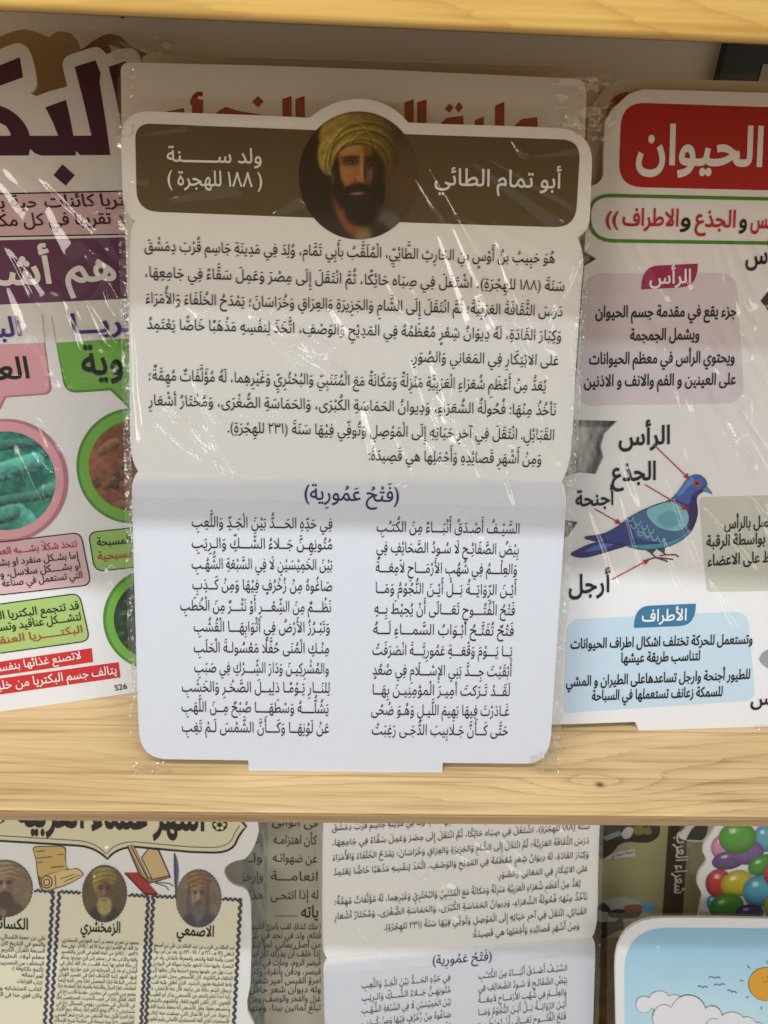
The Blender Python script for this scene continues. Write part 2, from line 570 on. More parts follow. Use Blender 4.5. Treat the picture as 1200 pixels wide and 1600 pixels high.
# ------------------------------------------------------------------ a printed board standing on a shelf
class Board:
    """A flat PVC board. Its face is a plane through its foot; measurements are taken on that face."""
    def __init__(self, name, foot, along, lean, label, cat='poster board', group=None):
        U = np.array([along[0], along[1], 0.0]); U /= np.linalg.norm(U)
        back = np.array([-U[1], U[0], 0.0])                     # into the shelf
        a = math.radians(lean)
        self.U = U
        self.V = back * math.sin(a) + np.array([0, 0, 1.0]) * math.cos(a)
        self.N = np.cross(U, self.V)
        self.O = np.asarray(foot, float)
        self.root = bpy.data.objects.new(name, None)
        COL.objects.link(self.root)
        self.root.empty_display_size = 0.05
        M = Matrix.Identity(4)
        for i in range(3):
            M[i][0], M[i][1], M[i][2], M[i][3] = self.U[i], self.V[i], self.N[i], self.O[i]
        self.root.matrix_world = M
        tag(self.root, label, cat, group)
    def loc(self, px, py):
        d = ray(px, py)
        t = np.dot(self.O - CAM, self.N) / np.dot(d, self.N)
        q = CAM + d * t - self.O
        return np.array([q @ self.U, q @ self.V])
    def locs(self, pts):
        return [self.loc(p[0], p[1]) for p in pts]
    def slab(self, name, pts, mat, thick=0.003, parent=None):
        L = self.locs(pts)
        bm = bmesh.new()
        f = bm.faces.new([bm.verts.new((p[0], p[1], 0)) for p in L])
        bm.normal_update()
        if f.normal.z < 0: f.normal_flip()
        r = bmesh.ops.extrude_face_region(bm, geom=[f])
        for v in [q for q in r['geom'] if isinstance(q, bmesh.types.BMVert)]:
            v.co.z = 0
        for v in f.verts: v.co.z = -thick
        bmesh.ops.recalc_face_normals(bm, faces=bm.faces)
        bmesh.ops.triangulate(bm, faces=[q for q in bm.faces if len(q.verts) > 4], ngon_method='EAR_CLIP')
        me = bpy.data.meshes.new(name)
        bm.to_mesh(me); bm.free()
        return obj(name, me, mat, parent or self.root)
    def fill(self, polys, w):
        V, T, nv = [], [], 0
        from mathutils.geometry import tessellate_polygon
        for i, pts in enumerate(polys):
            L = [Vector((p[0], p[1], 0)) for p in self.locs(pts)]
            tr = tessellate_polygon([L])
            for t in tr:
                a, b, c = (L[j] for j in t)
                if (b - a).cross(c - a).z < 0: t = (t[0], t[2], t[1])
                T.append([t[0] + nv, t[1] + nv, t[2] + nv])
            V += [(p.x, p.y, w + i * 0.000006) for p in L]; nv += len(L)
        return V, T
    def patch(self, name, polys, mat, w=0.0002, parent=None):
        if polys and not isinstance(polys[0], list): polys = [polys]
        V, T = self.fill(polys, w)
        return obj(name, mesh_from(name, V, T), mat, parent or self.root)
    def strokes(self, lines, w):
        V, T, nv = [], [], 0
        for li, (pts, width, closed) in enumerate(lines):
            P = np.array(pts, float)
            n = len(P)
            for i in range(n):
                a = P[i - 1] if (i > 0 or closed) else P[i]
                b = P[(i + 1) % n] if (i + 1 < n or closed) else P[i]
                d = b - a; d = d / (np.linalg.norm(d) + 1e-9)
                nn = np.array([-d[1], d[0]]) * width / 2
                for s in (1, -1):
                    q = self.loc(*(P[i] + s * nn)); V.append((q[0], q[1], w + li * 0.000006))
            m = n if closed else n - 1
            for i in range(m):
                j = (i + 1) % n
                T += [[nv + 2 * i, nv + 2 * j, nv + 2 * j + 1], [nv + 2 * i, nv + 2 * j + 1, nv + 2 * i + 1]]
            nv += 2 * n
        T2 = []
        for t in T:
            a, b, c = (np.array(V[j]) for j in t)
            T2.append(t if np.cross(b - a, c - a)[2] >= 0 else [t[0], t[2], t[1]])
        return V, T2
    def stroke(self, name, lines, mat, w=0.0004, parent=None):
        V, T = self.strokes(lines, w)
        return obj(name, mesh_from(name, V, T), mat, parent or self.root)
    def text(self, name, lines, mat, w=0.0006, weight=0.0, res=3, parent=None, mark=0.82, shear=0.0, latin=False, ystretch=1.0, split=False):
        """lines: (string, right end, left end, size) with baseline ends measured on the face"""
        if split:
            return [self.text(name, [q], mat, w, weight, res, parent, mark, shear, latin, ystretch) for q in lines]
        VV, TT, nv = [], [], 0
        for (s, R, L, size) in lines:
            V, T, wd = layout(s, weight, res, latin, mark)
            pr, pl = self.loc(*R), self.loc(*L)
            mx, my = (R[0] + L[0]) / 2, (R[1] + L[1]) / 2
            S = np.linalg.norm(self.loc(mx, my) - self.loc(mx, my - size))
            if abs(R[0] - L[0]) < abs(R[1] - L[1]):
                S = np.linalg.norm(self.loc(mx, my) - self.loc(mx + size, my))
            ex = pr - pl; Ln = np.linalg.norm(ex); ex = ex / Ln
            ey = np.array([-ex[1], ex[0]])
            xs = Ln / wd
            if not 0.7 < xs / S < 1.45: print('TEXTFIT %.2f' % (xs / S), s)
            q = np.empty_like(V)
            X = V[:, 0] * xs + shear * V[:, 1] * S; Y = V[:, 1] * S * ystretch
            q[:, 0] = pl[0] + ex[0] * X + ey[0] * Y
            q[:, 1] = pl[1] + ex[1] * X + ey[1] * Y
            q[:, 2] = w + V[:, 2]
            VV.append(q); TT.append(T + nv); nv += len(q)
        return obj(name, mesh_from(name, np.concatenate(VV), np.concatenate(TT)), mat, parent or self.root)
    def disc(self, name, cx, cy, rx, ry, paint, w=0.0004, nr=46, na=150, parent=None, clip=None):
        """round printed picture, colours from paint(px, py) -> linear rgb"""
        r = np.concatenate([[0.0], np.linspace(1 / nr, 1, nr)])
        a = np.linspace(0, 2 * math.pi, na, endpoint=False)
        V, C, T = [], [], []
        P = [(cx, cy)]
        for rr in r[1:]:
            for t in a: P.append((cx + rx * rr * math.cos(t), cy + ry * rr * math.sin(t)))
        P = np.array(P)
        for p in P:
            q = self.loc(*p); V.append((q[0], q[1], w))
        for j in range(na): T.append([0, 1 + (j + 1) % na, 1 + j])
        for i in range(nr - 1):
            b = 1 + i * na
            for j in range(na):
                k = (j + 1) % na
                T += [[b + j, b + k, b + na + k], [b + j, b + na + k, b + na + j]]
        return self._painted(name, P, V, T, paint, parent)
    def grid(self, name, quad, nx, ny, paint, w=0.0002, parent=None):
        tl, tr, br, bl = (np.array(q, float) for q in quad)
        P, V, T = [], [], []
        for j in range(ny + 1):
            for i in range(nx + 1):
                s, t = i / nx, j / ny
                p = (tl * (1 - s) + tr * s) * (1 - t) + (bl * (1 - s) + br * s) * t
                P.append(p); q = self.loc(*p); V.append((q[0], q[1], w))
        for j in range(ny):
            for i in range(nx):
                a = j * (nx + 1) + i
                T += [[a, a + nx + 1, a + nx + 2], [a, a + nx + 2, a + 1]]
        return self._painted(name, np.array(P), V, T, paint, parent)
    def _painted(self, name, P, V, T, paint, parent):
        T2 = []
        Va = np.array(V)
        T = np.array(T)
        cr = np.cross(Va[T[:, 1]] - Va[T[:, 0]], Va[T[:, 2]] - Va[T[:, 0]])[:, 2]
        T[cr < 0] = T[cr < 0][:, ::-1]
        me = mesh_from(name, Va, T)
        c = np.clip(paint(P[:, 0], P[:, 1]), 0, 1)
        ca = me.color_attributes.new('Col', 'FLOAT_COLOR', 'POINT')
        full = np.ones((len(P), 4), dtype=np.float32); full[:, :3] = c
        if len(ca.data) == len(P): ca.data.foreach_set('color', full.ravel())
        return obj(name, me, vcol_mat(), parent or self.root)
    def film(self, name, quad, cell, height, w, mat, parent=None, edge_in=True):
        """clear sheet over the quad with a wrinkle height field height(px, py, u, v) in metres"""
        tl, tr, br, bl = (np.array(q, float) for q in quad)
        wd = np.linalg.norm(self.loc(*tl) - self.loc(*tr)); ht = np.linalg.norm(self.loc(*tl) - self.loc(*bl))
        nx, ny = max(4, int(wd / cell)), max(4, int(ht / cell))
        s, t = np.meshgrid(np.linspace(0, 1, nx + 1), np.linspace(0, 1, ny + 1))
        s, t = s.ravel()[:, None], t.ravel()[:, None]
        P = (tl * (1 - s) + tr * s) * (1 - t) + (bl * (1 - s) + br * s) * t
        d = RIGHT[None] * ((P[:, :1] - 600) / F) - UP[None] * ((P[:, 1:] - 800) / F) + fwd[None]
        k = np.dot(self.O - CAM, self.N) / (d @ self.N)
        q = CAM + d * k[:, None] - self.O
        u, v = q @ self.U, q @ self.V
        h = height(P[:, 0], P[:, 1], u, v)
        V = np.stack([u, v, w + h], 1)
        a = (np.arange(ny)[:, None] * (nx + 1) + np.arange(nx)[None]).ravel()
        T = np.concatenate([np.stack([a, a + nx + 1, a + nx + 2], 1), np.stack([a, a + nx + 2, a + 1], 1)])
        cz = np.cross(V[T[0, 1]] - V[T[0, 0]], V[T[0, 2]] - V[T[0, 0]])[2]
        if cz < 0: T = T[:, ::-1]
        me = mesh_from(name, V, T)
        me.polygons.foreach_set('use_smooth', np.ones(len(T), dtype=bool))
        return obj(name, me, mat, parent or self.root)

def ridges(lines):
    """lines: (x0, y0, x1, y1, amplitude mm, width px) creases pressed into a film"""
    def h(px, py):
        out = np.zeros_like(px)
        for (x0, y0, x1, y1, amp, wd) in lines:
            dx, dy = x1 - x0, y1 - y0
            L = math.hypot(dx, dy)
            t = ((px - x0) * dx + (py - y0) * dy) / L / L
            dd = ((px - x0) * dy - (py - y0) * dx) / L
            dd = dd + 3.0 * vnoise(t * 5 + x0, t * 0 + y0 * .37)
            wl = wd * (0.35 + 0.9 * np.clip(t, 0, 1))
            env = np.clip(t * 6, 0, 1) * np.clip((1 - t) * 6, 0, 1)
            q = np.sqrt((dd / wl) ** 2 + 0.07)
            out += env * amp * (wl / wd) * 0.001 * np.clip(1.26 - q, 0, None)
        return out
    return h

def wrinkle(seed, ang=60, amp=0.0005, lines=(), fine=0.000012, along=0.10, across=0.014):
    amp = amp * 0.5
    lines = [q[:4] + (q[4] * 0.20 * q[5] * 1.15,) + q[5:] for q in lines]
    rg = ridges(lines)
    ca, sa = math.cos(math.radians(ang)), math.sin(math.radians(ang))
    def h(px, py, u, v):
        a = u * ca - v * sa                  # along a crease running down to the right
        b = u * sa + v * ca
        z = amp * rnoise(a / along + seed, b / across + seed * 1.7 + 0.8 * vnoise(a / .05, b / .05 + seed))
        z = z * np.clip(0.5 + 1.6 * vnoise(u / .06 + seed, v / .06), 0, 1.4)
        z += fine * vnoise(a / .012 + seed * 3, b / .004)
        z += 0.0006 * vnoise(u / .08 + seed * 5, v / .08)
        return z + rg(px, py)
    return h

def streaks(seed, n, x0, y0, x1, y1, ang, lmin, lmax, a=0.9, spread=9):
    r = np.random.default_rng(seed)
    out = []
    for _ in range(n):
        x, y = r.uniform(x0, x1), r.uniform(y0, y1)
        t = math.radians(ang + r.normal(0, spread)); L = r.uniform(lmin, lmax)
        out.append((x, y, x + L * math.cos(t), y + L * math.sin(t), a * r.uniform(.75, 1.2), r.uniform(7, 20)))
    return out

def crumple(seed, amp=0.004, size=0.012):
    def h(px, py, u, v):
        return amp * (rnoise(u / size + seed, v / size) + 0.6 * rnoise(u / size * 2.3 + seed, v / size * 2.1) + .3 * rnoise(u / size * 5 + seed, v / size * 5))
    return h

# ------------------------------------------------------------------ colours of the prints
WHITE = ink('white_print', (0.80, 0.79, 0.775, 1))
BOARD = ink('white_board', (0.80, 0.79, 0.78, 1))
BLACK = ink('black_ink', (0.006, 0.0055, 0.006, 1))
NAVY = ink('navy_ink', (0.015, 0.015, 0.09, 1))
BROWN = ink('brown_panel', (0.105, 0.078, 0.042, 1))
CREAM = ink('cream_print', (0.66, 0.61, 0.42, 1))
CLEAR = film_mat()
CRINK = film_mat('crumpled_film', rough=0.22, mult=1.8, bump=0.2, scale=420, extra=0.035)
FOLD = film_mat('folded_film', rough=0.07, mult=2.4, bump=0.12, scale=420, extra=0.03)

# ------------------------------------------------------------------ bookcase
case = bpy.data.objects.new('bookcase', None)
COL.objects.link(case)
tag(case, 'pine shelves on a pale grey back panel, packed with clear wrapped posters', 'bookcase')
case.location = (0, EDGE_Y, 0)
def cbox(name, lo, hi, mat, bevel=0.0015):
    o = box(name, lo, hi, mat, None, bevel)
    # keep coordinates, hang under the bookcase
    o.parent = case
    o.matrix_parent_inverse = Matrix.Translation((0, -EDGE_Y, 0))
    return o
kp = on_z(937, 1226, 0.0)
PINE = wood_mat('pine_middle', (0.69, 0.48, 0.235, 1), (0.34, 0.19, 0.065, 1), knot=(kp[0], kp[1]), joints=(on_z(100, 1132, 0)[1], on_z(100, 1205, 0)[1] - 0.0015))
PINE2 = wood_mat('pine_upper', (0.64, 0.40, 0.105, 1), (0.44, 0.24, 0.05, 1))
PINE3 = wood_mat('pine_lower', (0.70, 0.46, 0.19, 1), (0.42, 0.22, 0.06, 1))
o = cbox('shelf', (-0.95, EDGE_Y, -0.0095), (0.95, 0.695, 0.0), PINE, 0.0012)
tag(o, 'pine middle shelf with a small dark knot')
o = cbox('shelf', (-0.95, EDGE_Y, EDGE_Z), (0.95, 0.695, EDGE_Z + 0.045), PINE2, 0.0015)
tag(o, 'bright yellow pine front of the upper shelf')
cbox('shelf', (-0.95, 0.262, -0.561), (0.95, 0.695, -0.543), PINE3, 0.0015)
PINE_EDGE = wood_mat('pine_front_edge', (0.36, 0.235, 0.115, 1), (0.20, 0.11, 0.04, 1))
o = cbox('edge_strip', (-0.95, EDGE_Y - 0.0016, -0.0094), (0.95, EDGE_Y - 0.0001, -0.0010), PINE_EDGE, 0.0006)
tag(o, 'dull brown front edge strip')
BACK = ink('back_panel_paint', (0.90, 0.87, 0.82, 1), 0.6, 0.2)
bk = cbox('back_panel', (-0.95, 0.700, -0.80), (0.95, 0.712, 0.70), BACK, 0)
sc = on_y(191, 24, 0.700)
cbox('screw', (sc[0] - .0018, 0.698, sc[2] - .0018), (sc[0] + .0018, 0.7005, sc[2] + .0018), ink('black_metal', (0.01, 0.01, 0.01, 1), .4, .5), 0.0008)
ux0 = on_y(1131, 85, 0.690)[0]
ux1 = on_y(1183, 112, 0.690)[0]
pb = cbox('upright_post', (ux0, 0.688, -0.8), (ux1 + 0.09, 0.6995, 0.70), ink('black_metal', (0.01, 0.01, 0.01, 1)), 0.0005)
tag(pb, 'black upright against the back panel')
q0 = on_y(1192, 100, 0.687); q1 = on_y(1189, 124, 0.687)
cbox('label_plate', (q0[0], 0.6865, q1[2] - .02), (q0[0] + 0.06, 0.6878, q0[2]), ink('grey_plate', (0.45, 0.43, 0.40, 1)), 0.0003)

# ------------------------------------------------------------------ the poet poster in the middle
def portrait_paint(px, py):
    x = (px - 440) * 5.0; y = (py - 140) * 5.0
    n = lambda s, k: vnoise(x / s + k, y / s + k * 1.3)
    sm = lambda d, w: 1 / (1 + np.exp(np.clip(d / w, -40, 40)))
    def el(cx, cy, rx, ry, soft=0.05, rot=0.0):
        c, s = math.cos(rot), math.sin(rot)
        dx, dy = x - cx, y - cy
        a = (dx * c + dy * s) / rx; b = (-dx * s + dy * c) / ry
        return sm(np.sqrt(a * a + b * b) - 1, soft)
    C = np.zeros((len(x), 3)) + np.array([0.020, 0.013, 0.009])
    def mix(m, col):
        nonlocal C
        m = np.clip(m, 0, 1)[:, None]
        C = C * (1 - m) + np.array(col) * m
    mix(el(960, 700, 200, 360, 0.25) * 0.85, (0.115, 0.075, 0.038))         # lighter ground on the right
    mix(el(330, 1130, 230, 150, 0.12), (0.034, 0.029, 0.030))               # robe
    mix(el(860, 1130, 110, 180, 0.10, -0.3), (0.14, 0.12, 0.105))
    mix(el(830, 1180, 60, 160, 0.10, -0.5), (0.05, 0.042, 0.040))
    mix(el(700, 1190, 150, 160, 0.12), (0.034, 0.028, 0.028))
    mix(el(515, 985, 70, 190, 0.08, -0.46), (0.24, 0.085, 0.045))           # neck
    mix(el(640, 1150, 55, 70, 0.18), (0.28, 0.19, 0.08))
    mix(el(600, 640, 205, 330, 0.03), (0.028, 0.016, 0.011))                # head, dark side
    face = el(572, 590, 136, 262, 0.035) * sm(430 - y + 0.0016 * (x - 600) ** 2, 5)
    mix(face, (0.36, 0.155, 0.054))
    mix(face * el(545, 470, 80, 34, 0.4), (0.50, 0.24, 0.085))               # brow light
    mix(face * el(505, 640, 40, 58, 0.45), (0.46, 0.20, 0.072))             # cheek
    mix(face * el(560, 690, 60, 50, 0.4) * .6, (0.36, 0.13, 0.05))
    mix(sm(652 - x + (y - 600) * 0.06, 9) * face, (0.050, 0.024, 0.015))    # side in the dark
    mix(face * el(672, 470, 34, 40, 0.35) * .8, (0.30, 0.105, 0.045))
    mix(face * el(712, 668, 34, 40, 0.35) * 0.9, (0.26, 0.10, 0.075))
    mix(face * el(700, 640, 44, 8, 0.4) * 0.7, (0.20, 0.11, 0.08))
    mix(el(545, 532, 80, 15, 0.18, -0.06), (0.026, 0.013, 0.009))           # brows
    mix(el(705, 540, 62, 14, 0.18, 0.08), (0.018, 0.011, 0.009))
    mix(el(545, 565, 74, 34, 0.16), (0.060, 0.026, 0.015))                  # eye sockets
    mix(el(708, 575, 54, 32, 0.18), (0.022, 0.013, 0.010))
    mix(el(545, 600, 58, 9, 0.25) * .8, (0.30, 0.13, 0.055))
    mix(el(546, 574, 40, 13, 0.2), (0.14, 0.085, 0.055))
    mix(el(548, 573, 15, 13, 0.2), (0.008, 0.006, 0.006))
    mix(el(543, 568, 4, 3.5, 0.3), (0.45, 0.36, 0.28))
    mix(el(546, 561, 46, 5, 0.3), (0.012, 0.008, 0.006))
    mix(el(708, 578, 30, 10, 0.25), (0.07, 0.045, 0.034)); mix(el(706, 578, 13, 10, 0.25), (0.006, 0.005, 0.005))
    mix(el(625, 610, 15, 105, 0.22), (0.50, 0.235, 0.085))                    # nose
    mix(el(612, 695, 34, 22, 0.25), (0.46, 0.19, 0.07))
    mix(el(652, 640, 12, 90, 0.2), (0.045, 0.021, 0.014))
    mix(el(575, 712, 10, 12, 0.3) * .8, (0.11, 0.04, 0.02))
    mix(el(600, 731, 42, 7, 0.3), (0.030, 0.015, 0.011))
    mix(el(606, 770, 112, 34, 0.09), (0.017, 0.011, 0.009))                # moustache
    beard = np.maximum.reduce([el(605, 860, 178, 120, 0.06), el(615, 940, 130, 130, 0.06), el(455, 780, 40, 110, 0.08), el(760, 790, 50, 130, 0.08)])
    beard = beard * (1 - el(552, 655, 96, 92, 0.10))
    mix(beard, (0.014, 0.011, 0.010))
    mix(el(600, 900, 120, 80, .2) * np.clip(n(9, 4) * 2.2, 0, .5), (0.05, 0.035, 0.028))
    mix(el(425, 690, 34, 170, 0.12), (0.014, 0.010, 0.008))
    mix(el(402, 690, 10, 44, 0.25, .1) * .7, (0.11, 0.10, 0.10))
    mix(el(592, 812, 46, 11, 0.2, -.05), (0.30, 0.145, 0.105))             # lip
    mix(el(592, 800, 44, 4, 0.3), (0.03, 0.014, 0.012))
    # turban
    tb = np.maximum.reduce([el(600, 365, 305, 190, 0.02), el(415, 475, 126, 195, 0.03, 0.25), el(800, 480, 108, 195, 0.03, -0.2)])
    cut = sm(-(((x - 600) / 212) ** 2 + ((y - 655) / 222) ** 2 - 1), 0.025)
    tb = tb * cut
    light = np.clip(1.12 - (x - 420) / 470, 0.05, 1.0) * np.clip(1.18 - np.abs(y - 400) / 520, .3, 1)
    fold = 0.86 + 0.12 * np.sin((np.hypot((x - 640), (y - 700) * 1.15) + 26 * n(80, 3)) / 17.0)
    fold = fold * (0.92 + 0.35 * n(30, 9) + .18 * n(10, 2))
    tcol = np.array([0.44, 0.345, 0.066])[None] * (light * fold)[:, None] + np.array([0.035, 0.015, 0.012])[None]
    C = C * (1 - tb[:, None]) + tcol * tb[:, None]
    for (cx, cy, rx, ry, t, k) in ((640, 560, 262, 240, .030, .85), (625, 575, 205, 180, .035, .85), (660, 620, 318, 352, .022, .7), (700, 600, 200, 262, .03, .6), (560, 700, 200, 420, .02, .5)):
        rr = np.sqrt(((x - cx) / rx) ** 2 + ((y - cy) / ry) ** 2)
        mix(np.exp(-((rr - 1) / t) ** 2) * tb * k, (0.075, 0.040, 0.010))
        mix(np.exp(-((rr - 1 - 2.6 * t) / t) ** 2) * tb * k * .35 * light, (0.80, 0.62, 0.12))
    rr = np.sqrt(((x - 600) / 218) ** 2 + ((y - 655) / 232) ** 2)
    mix(np.exp(-((rr - 1) / .03) ** 2) * sm(y - 560, 20) * .9, (0.05, 0.022, 0.010))
    C *= 0.86 * (1 + 0.22 * n(14, 5) + .16 * n(5, 2))[:, None]
    return C

poet = Board('poet_poster', (on_z(540, 1205, 0)[0], on_z(540, 1205, 0)[1], 0.0), (1, 0), 24.5,
             'white cut-out poster with a brown header and turbaned portrait, standing centre on the middle shelf',
             'poster board', 'posters about the same poet')
arc = bez((484, 184), (500, 170), (520, 162), 5) + bez((520, 162), (560, 147), (600, 162), 9)[1:] + bez((600, 162), (622, 172), (638, 191.5), 5)[1:]
outline = (bez((189, 218), (190, 176), (228, 174), 9) + [(300, 176.5), (400, 180)] + arc + [(700, 194), (800, 197)] +
           bez((872, 200), (923, 204), (925, 250), 9) + [(924, 280), (922, 330)] + bez((921, 345), (917, 365), (902, 371), 5) +
           bez((902, 371), (911, 385), (911.6, 415), 5)[1:] + [(908, 452), (903, 525), (899, 580), (897, 640), (893, 690)] +
           bez((892, 705), (888, 738), (877.5, 751.5), 6) + bez((877.5, 751.5), (885, 765), (884.5, 790), 5)[1:] + [(875, 930), (864, 1098)] +
           bez((861, 1148), (857, 1193), (822, 1193), 9) + [(691.6, 1191.8), (691, 1207), (388.6, 1203.8), (388, 1188), (258, 1186)] +
           bez((258, 1186), (221, 1183), (217.4, 1145), 9)[1:] + [(215.6, 1107), (211, 950), (206.6, 790)] +
           bez((206.4, 765), (206, 748), (215.6, 736), 5) + bez((215.6, 736), (205, 722), (203.7, 690), 5)[1:] + [(202, 570), (203, 400)] +
           bez((204, 385), (203, 352), (212, 345), 5) + bez((212, 345), (196, 338), (192, 310), 5)[1:])
poet.slab('board', outline, BOARD, 0.0032)
poet.patch('header_panel', rounded([(211, 192.5, 26), (480, 203), (640, 210), (907, 219, 30), (899, 356, 34), (640, 348), (480, 340), (214, 330, 34)]), BROWN, 0.0002)
PALE = np.array([0.62, 0.638, 0.69])
def poem_paint(px, py):
    t = np.clip((py - 738) / 24, 0, 1)
    t = t * t * (3 - 2 * t)
    a = np.array([0.80, 0.79, 0.775])
    return a[None] * (1 - t[:, None]) + PALE[None] * t[:, None]
poet.grid('poem_ground', ((216, 737), (876, 753), (884, 793), (207, 777)), 4, 24, poem_paint, 0.0002)
i0 = [i for i, p in enumerate(outline) if p[0] > 870 and p[1] > 792][0]
i1 = [i for i, p in enumerate(outline) if p[0] < 208 and p[1] > 780][-1]
poet.patch('poem_ground', [(206.8, 777.2)] + [(884.2, 793.2)] + outline[i0:i1 + 1], ink('pale_blue_print', tuple(PALE) + (1,)), 0.0002)
poet.disc('portrait', 560.3, 274.5, 93.3, 100, portrait_paint, 0.0004, 120, 380)
poet.text('heading_text', [('أبو تمام الطائي', (876, 294.7), (678.7, 289), 37),
                           ('ولد ســــــنة', (409, 256), (261, 252.5), 33), ('( ١٨٨ للهجرة )', (410, 292.5), (262.5, 289.5), 33)],
          WHITE, 0.0006, 0.012, 4, split=True)
body = [
 ('هُوَ حَبِيبُ بنُ أَوْسٍ بنِ الحَارِثِ الطَّائِيِّ، الْمُلَقَّبُ بأَبِي تَمَّام، وُلِدَ فِي مَدِينَةِ جَاسِم قُرْبَ دِمَشْقَ', (866, 411.5), (226, 391.5)),
 ('سَنَةَ (١٨٨ للهِجْرَةِ)، اشْتَغَلَ فِي صِبَاه حَائِكًا، ثُمَّ انْتَقَلَ إِلَى مِصْرَ وَعَمِلَ سَقَّاءً فِي جَامِعِهَا،', (881, 455), (227.5, 433)),
 ('دَرَسَ الثَّقَافَةَ العَرَبِيَّةَ؛ ثُمَّ انْتَقَلَ إِلَى الشَّامِ وَالجَزِيرَةِ وَالعِرَاقِ وَخُرَاسَانَ؛ يَمْدَحُ الخُلَفَاءَ وَالأُمَرَاءَ', (878, 494.5), (228, 473.5)),
 ('وَكِبَارَ القَادَةِ، لَهُ دِيوَانُ شِعْرٍ مُعْظَمُهُ فِي المَدِيْحِ وَالوَصْفِ، اتَّخَذَ لِنفْسِهِ مَذْهَبًا خَاصًّا يَعْتَمِدُ', (876, 532.5), (230, 514)),
 ('عَلى الابْتِكَارِ فِي المَعَانِي وَالصُوَرِ.', (872, 571), (642, 565)),
 ('يُعَدُّ مِنْ أَعْظَمِ شُعَرَاءِ الْعَرَبِيَّةِ مَنْزِلَةً وَمَكَانَةً مَعَ الْمُتَنَبِيّ وَالبُحْتُرِيِّ وَغَيْرِهِما، لَهُ مُؤَلَّفَاتٌ مُهِمَّةٌ؛', (852, 610.5), (233, 594)),
 ('نَأخُذُ مِنْهَا: فُحُولَةُ الشُعَرَاءِ، وَدِيوانُ الحَمَاسَةِ الكُبْرَى، وَالحَمَاسَةِ الصُّغْرَى، وَمُخْتَارُ أشْعَارِ', (867.6, 649), (232, 633)),
 ('القَبَائِلِ. انْتَقَلَ فِي آخرِ حَيَاتِهِ إِلَى الْمَوْصِلِ وَتُوفِّي فِيْهَا سَنَةَ (٢٣١ للهِجْرَةِ).', (865, 687.5), (356, 675.5)),
 ('وَمِنْ أَشْهَرِ قَصائِدِهِ وَأَجْمَلِها هي قَصِيدَةُ:', (845, 725), (576, 719))]
poet.text('paragraph_text', [b + (23.5,) for b in body], BLACK, 0.0006, (-0.006, 0.012), 4, mark=0.95)
poet.text('poem_title', [('(فَتْحُ عَمُورِية)', (623, 784.5), (475.6, 780), 33)], NAVY, 0.0006, 0.010, 4)
pr = [('السَّيْـفُ أَصْـدَقُ أَنْبَـــاءً مِنَ الكُتـُبِ', 811, 833.4, 588.5, 830), ('بِيْضُ الصَّفَائِـحِ لَا سُـودُ الصَّحَائِفِ فِي', 810, 866, 588, 862),
      ('وَالعِلْـــمُ فِي شُهُبِ الأَرْمَـــاحِ لاَمِعَـــةً', 807, 897, 587, 893.5), ('أَيْـنَ الرِّوَايَــةُ بَــلْ أَيْـنَ النُّجُوْمُ وَمَــا', 806, 929.5, 587, 926),
      ('فَتْحُ الْفُتُـــوحِ تَعَـــالَى أَنْ يُحِيْطَ بِــهِ', 804, 961, 585, 958), ('فَتْحٌ تُفَتَّـحُ أَبْـوَابُ السَّمـــاءِ لَـــهُ', 802, 993, 583, 990),
      ('يَــا يَـــوْمَ وَقْعَـــةِ عَمُورِيَّـــةَ انْصَرَفَتْ', 799.5, 1025, 582, 1022.5), ('أَبْقَيْتَ جِـــدَّ بَنِي الإِسْـــلَامِ فِي صُعُدٍ', 799, 1056.5, 582, 1053.5),
      ('لَقَــدْ تَـرَكتَ أمِيـرَ الْمؤمِنِيـنَ بِهَــا', 796, 1087, 582, 1084.5), ('غَـادَرْتَ فِيهَا بَهِيمَ اللَّيـلِ وَهُـوَ ضُحًى', 795, 1118, 580, 1116),
      ('حَتَّى كَــأَنَّ جَـلابِيبَ الدُّجَـى رَغِبَتْ', 793, 1148.5, 581, 1147)]
pl_ = [('فِي حَدِّهِ الحَـــدُّ بَيْنَ الْجَـدِّ وَاللَّعِبِ', 519, 826, 300, 822.5), ('مُتُونِهِـنَّ جَــلاءُ الشَّـــكِّ وَالـرِيَبِ', 519, 858, 300, 855.5),
       ('بَيْنَ الخَمِيْسَيْنِ لَا فِي السَّبْعَةِ الشُّهُـبِ', 519, 890, 300, 888), ('صَاغُوهُ مِنْ زُخْرُفٍ فِيْهَا وَمِنْ كَــذِبِ', 519, 923, 301, 920),
       ('نَظْـــمٌ مِنَ الشِّعْـــرِ أَوْ نَثْـــرٌ مِنَ الْخُطَبِ', 517, 956, 282, 953), ('وَتَبْـرُزُ الأَرْضُ فِي أثْوَابِهَـــا الْقُشُبِ', 515, 988, 303, 986),
       ('مِنْـكِ الْمُنَى حُفَّلًا مَعْسُولـةَ الْحَلَبِ', 514, 1020.5, 303, 1018.5), ('والمُشْرِكِيـنَ وَدَارَ الشِّـــرْكِ فِي صَبَبِ', 513.5, 1052, 304, 1049.5),
       ('لِلنَــارِ يَـوْمًـا ذلِيــلَ الصَّخْـرِ وَالخَشَبِ', 515, 1082, 284.5, 1080), ('يَشُلُّــــهُ وَسْطَهَــــا صُبْحٌ مِــنَ اللَّهَبِ', 513, 1114, 284, 1111),
       ('عَنْ لَوْنِهَــا وَكَـــأَنَّ الشَّمْسَ لَـمْ تَغِبِ', 514, 1145, 284.5, 1142.5)]
poet.text('verse_text', [(s, (a, b), (c, d), 23) for s, a, b, c, d in pr], BLACK, 0.0006, (-0.006, 0.012), 4, mark=0.95)
